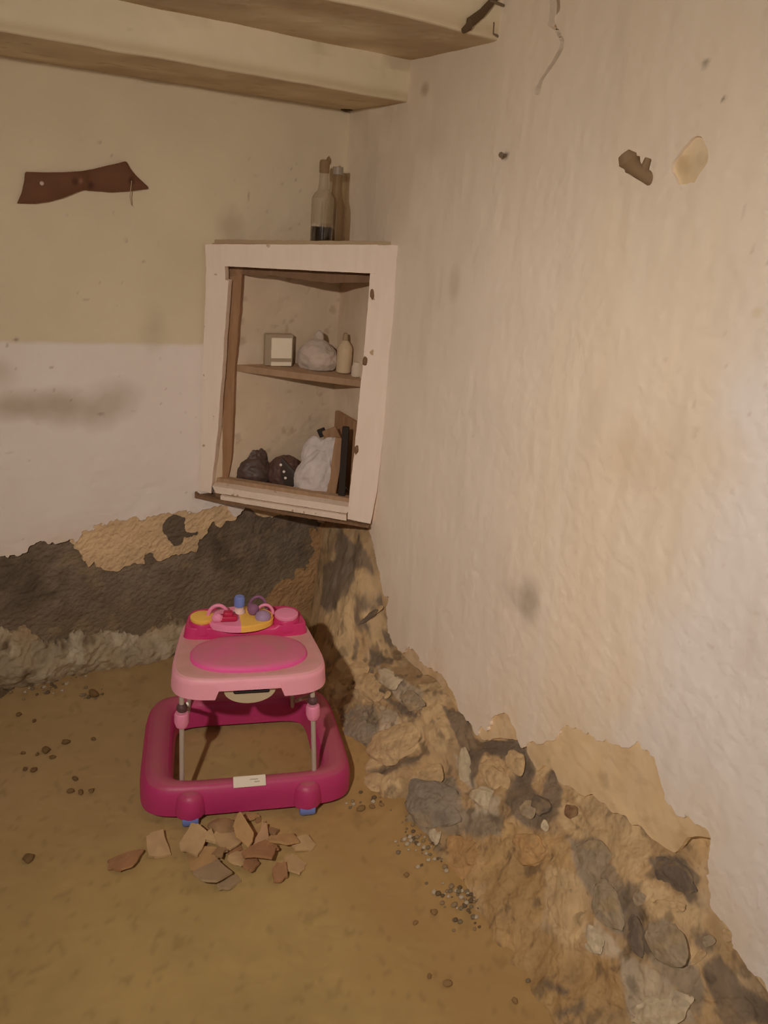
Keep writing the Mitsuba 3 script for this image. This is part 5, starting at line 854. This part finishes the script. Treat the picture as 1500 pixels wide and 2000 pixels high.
# ------------------------------------------------------------------ broken clay and crumbs on the floor
def floor_h(x, y):
    q = np.array([[x, y, 0.0]]); d_ = q[0, :2] @ N[:2]
    z = 0.010 * fb(q, 3, 3, 400) + 0.0015 * fb(q, 25, 3, 401)
    nr = np.clip((0.44 - d_ + 0.16 * fb(q, 5, 3, 402)) / 0.2, 0, 1)
    z = z + 0.030 * nr ** 1.5 + 0.010 * nr * fb(q, 30, 3, 403)
    nb_ = np.clip((y + 0.20 + 0.12 * fb(q, 6, 3, 404)) / 0.2, 0, 1)
    return float((z + 0.028 * nb_ ** 1.5)[0])
SH = ['dark red clay shard lying alone on the floor, farthest left of the broken heap', 'round tan clay shard alone between the dark red shard and the heap', 'rounded dark brown clay lump under the left front wheel of the walker', 'flat orange clay shard at the back of the heap, just in front of the walker',
      'tiny dark brown chip at the right end of the flat orange shard', 'tan clay shard at the back left of the heap', 'largest orange-tan clay slab at the left of the heap', 'tan clay shard in the middle of the heap, right of the back left shard', 'orange clay shard standing on edge at the back of the heap',
      'pinkish clay shard standing on edge beside the upright orange one', 'small dark brown shard behind the pinkish upright one', 'orange clay shard at the back right of the heap', 'rounded tan shard at the right end of the heap', 'narrow tan shard slanting in the middle front of the heap', 'reddish clay shard right of the middle of the heap',
      'tan cup-like shard at the front right of the heap', 'reddish wedge-shaped shard at the right front of the heap', 'grey-tan shard forming the front of the heap', 'small grey-tan shard at the front, right of the grey-tan one', 'small reddish shard in the middle of the heap', 'small dark brown shard between the large slab and the slanting one', 'small reddish shard in the centre of the heap']
mpp = 2.05 / 1600
for i, ((x_, y_, w, h, rot, tone), lb) in enumerate(zip(TR['shards'], SH)):
    rng = np.random.default_rng(700 + i)
    rx = w * mpp / 2 * 1.36; ry = h * mpp / 2 / 0.72 * 1.30
    up = i in (8, 9)
    th = rng.uniform(0.006, 0.011)
    if i in (2,): m = lump(3, (rx, rx * 0.85, 0.022), 700 + i, 0.18, 1.4, angular=0.6); zc_ = 0.014
    else:
        a_ = np.sort(rng.uniform(0, 2 * np.pi, 8) * 0.35 + np.arange(8) * 2 * np.pi / 8)
        o = np.c_[np.cos(a_) * rx, np.sin(a_) * ry] * rng.uniform(0.82, 1.12, (8, 1))
        o = np.vstack([(o[k] * (1 - q) + o[(k + 1) % 8] * q) for k in range(8) for q in (0, 0.33, 0.66)])
        o = o + rng.normal(size=o.shape) * 0.0012
        curv = rng.uniform(1.0, 3.5)
        rings = []
        for k, (sc_, dz) in enumerate(((0.4, 0), (0.8, 0), (0.97, 0.001), (1, th * .4), (0.98, th), (0.80, th), (0.40, th))):
            r = np.c_[o * sc_, np.full(len(o), dz)]; r[:, 2] -= curv * (r[:, 0] ** 2) ; rings.append(r)
        m = loft(rings); m.fix_normals()
        m.vertices[:, 2] += curv * rx ** 2 * 0.7
        zc_ = 0.0
    if i == 2: y_ -= 0.05
    tilt = rng.uniform(-0.22, 0.22, 2)
    R_ = trimesh.transformations.euler_matrix(tilt[0] + (0.38 if up else 0), tilt[1], math.radians(rot) - 0.55 + rng.uniform(-.3, .3))
    m.apply_transform(R_)
    m.vertices[:, 2] -= m.vertices[:, 2].min()
    lift = 0.0
    if 5 <= i and i not in (12, 15): lift = 0.010 * (i % 3)
    m.apply_translation((x_, y_ - 0.0, floor_h(x_, y_) + lift - 0.003))
    col = np.tile(np.array(TONE[tone]), (len(m.vertices), 1)) * (1 + 0.6 * fb(m.vertices, 40, 4, 720 + i))[:, None]
    m2 = meshkit.arrays(m, 35)
    vv = m2[0]; col = (np.array(TONE[tone]) * 0.62 + 0.38 * np.array([0.40, 0.26, 0.13])) * (1 + 0.6 * fb(vv, 40, 4, 720 + i))[:, None]
    k = put('clay_shard', (vv, m2[1]), 'vc_plain', None, False, color=np.clip(col, .01, 1)); tag(k, lb, 'shard', 'broken clay shards in front of the walker')
for i, (x_, y_, s_) in enumerate(TR['crumbs'] + TR['crumbs_r']):
    left = i < len(TR['crumbs'])
    r = s_ * 2.3 / 1600 / 2 * 1.15
    m = lump(2, (r, r * 0.8, r * 0.65), 800 + i, 0.3, 1.6, angular=0.7); m.apply_transform(trimesh.transformations.rotation_matrix(i * 1.3, (0, 0, 1)))
    m.apply_translation((x_, y_, floor_h(x_, y_) + r * 0.4))
    k = vlump('earth_crumb', m, (0.17, 0.105, 0.045) if left else (0.24, 0.15, 0.065), 801, 0.6)
    big = {9: 'largest dark crumb near the foot of the left wall, left of the walker', 10: 'dark curled crumb alone at the left edge of the floor, below the walker'}
    if left and i in big: tag(k, big[i], 'crumb')
    else: tag(k, 'small dark crumb of earth on the open floor left of the walker' if left else 'small crumb of earth on the floor along the right stonework', 'crumb', 'crumbs on the floor left of the walker' if left else 'crumbs along the right stonework')
def gravel(pts, seed, label):
    ms, cs = [], []; rng = np.random.default_rng(seed)
    for x_, y_, n_ in pts:
        for j in range(n_):
            r = rng.uniform(0.0025, 0.008); a = rng.normal(size=2) * 0.024
            m = lump(1, (r, r * 0.85, r * 0.7), seed + j, 0.3, 1.6); m.apply_translation((x_ + a[0], y_ + a[1], floor_h(x_ + a[0], y_ + a[1]) + r * 0.35)); ms.append(m)
            cs.append(np.tile(np.array([(0.42, 0.36, 0.26), (0.26, 0.19, 0.11), (0.14, 0.10, 0.06), (0.20, 0.16, 0.10)][rng.integers(4)]), (len(m.vertices), 1)))
    k = put('gravel', cat(*ms), 'vc_plain', None, True, color=np.vstack(cs)); tag(k, label, 'gravel', kind='stuff')
gravel(TR['gravel'], 900, 'fine grey gravel and mortar crumbs fallen along the foot of the right stonework')
gravel(TR['gravel_l'], 950, 'fine dark mortar crumbs along the foot of the left wall')
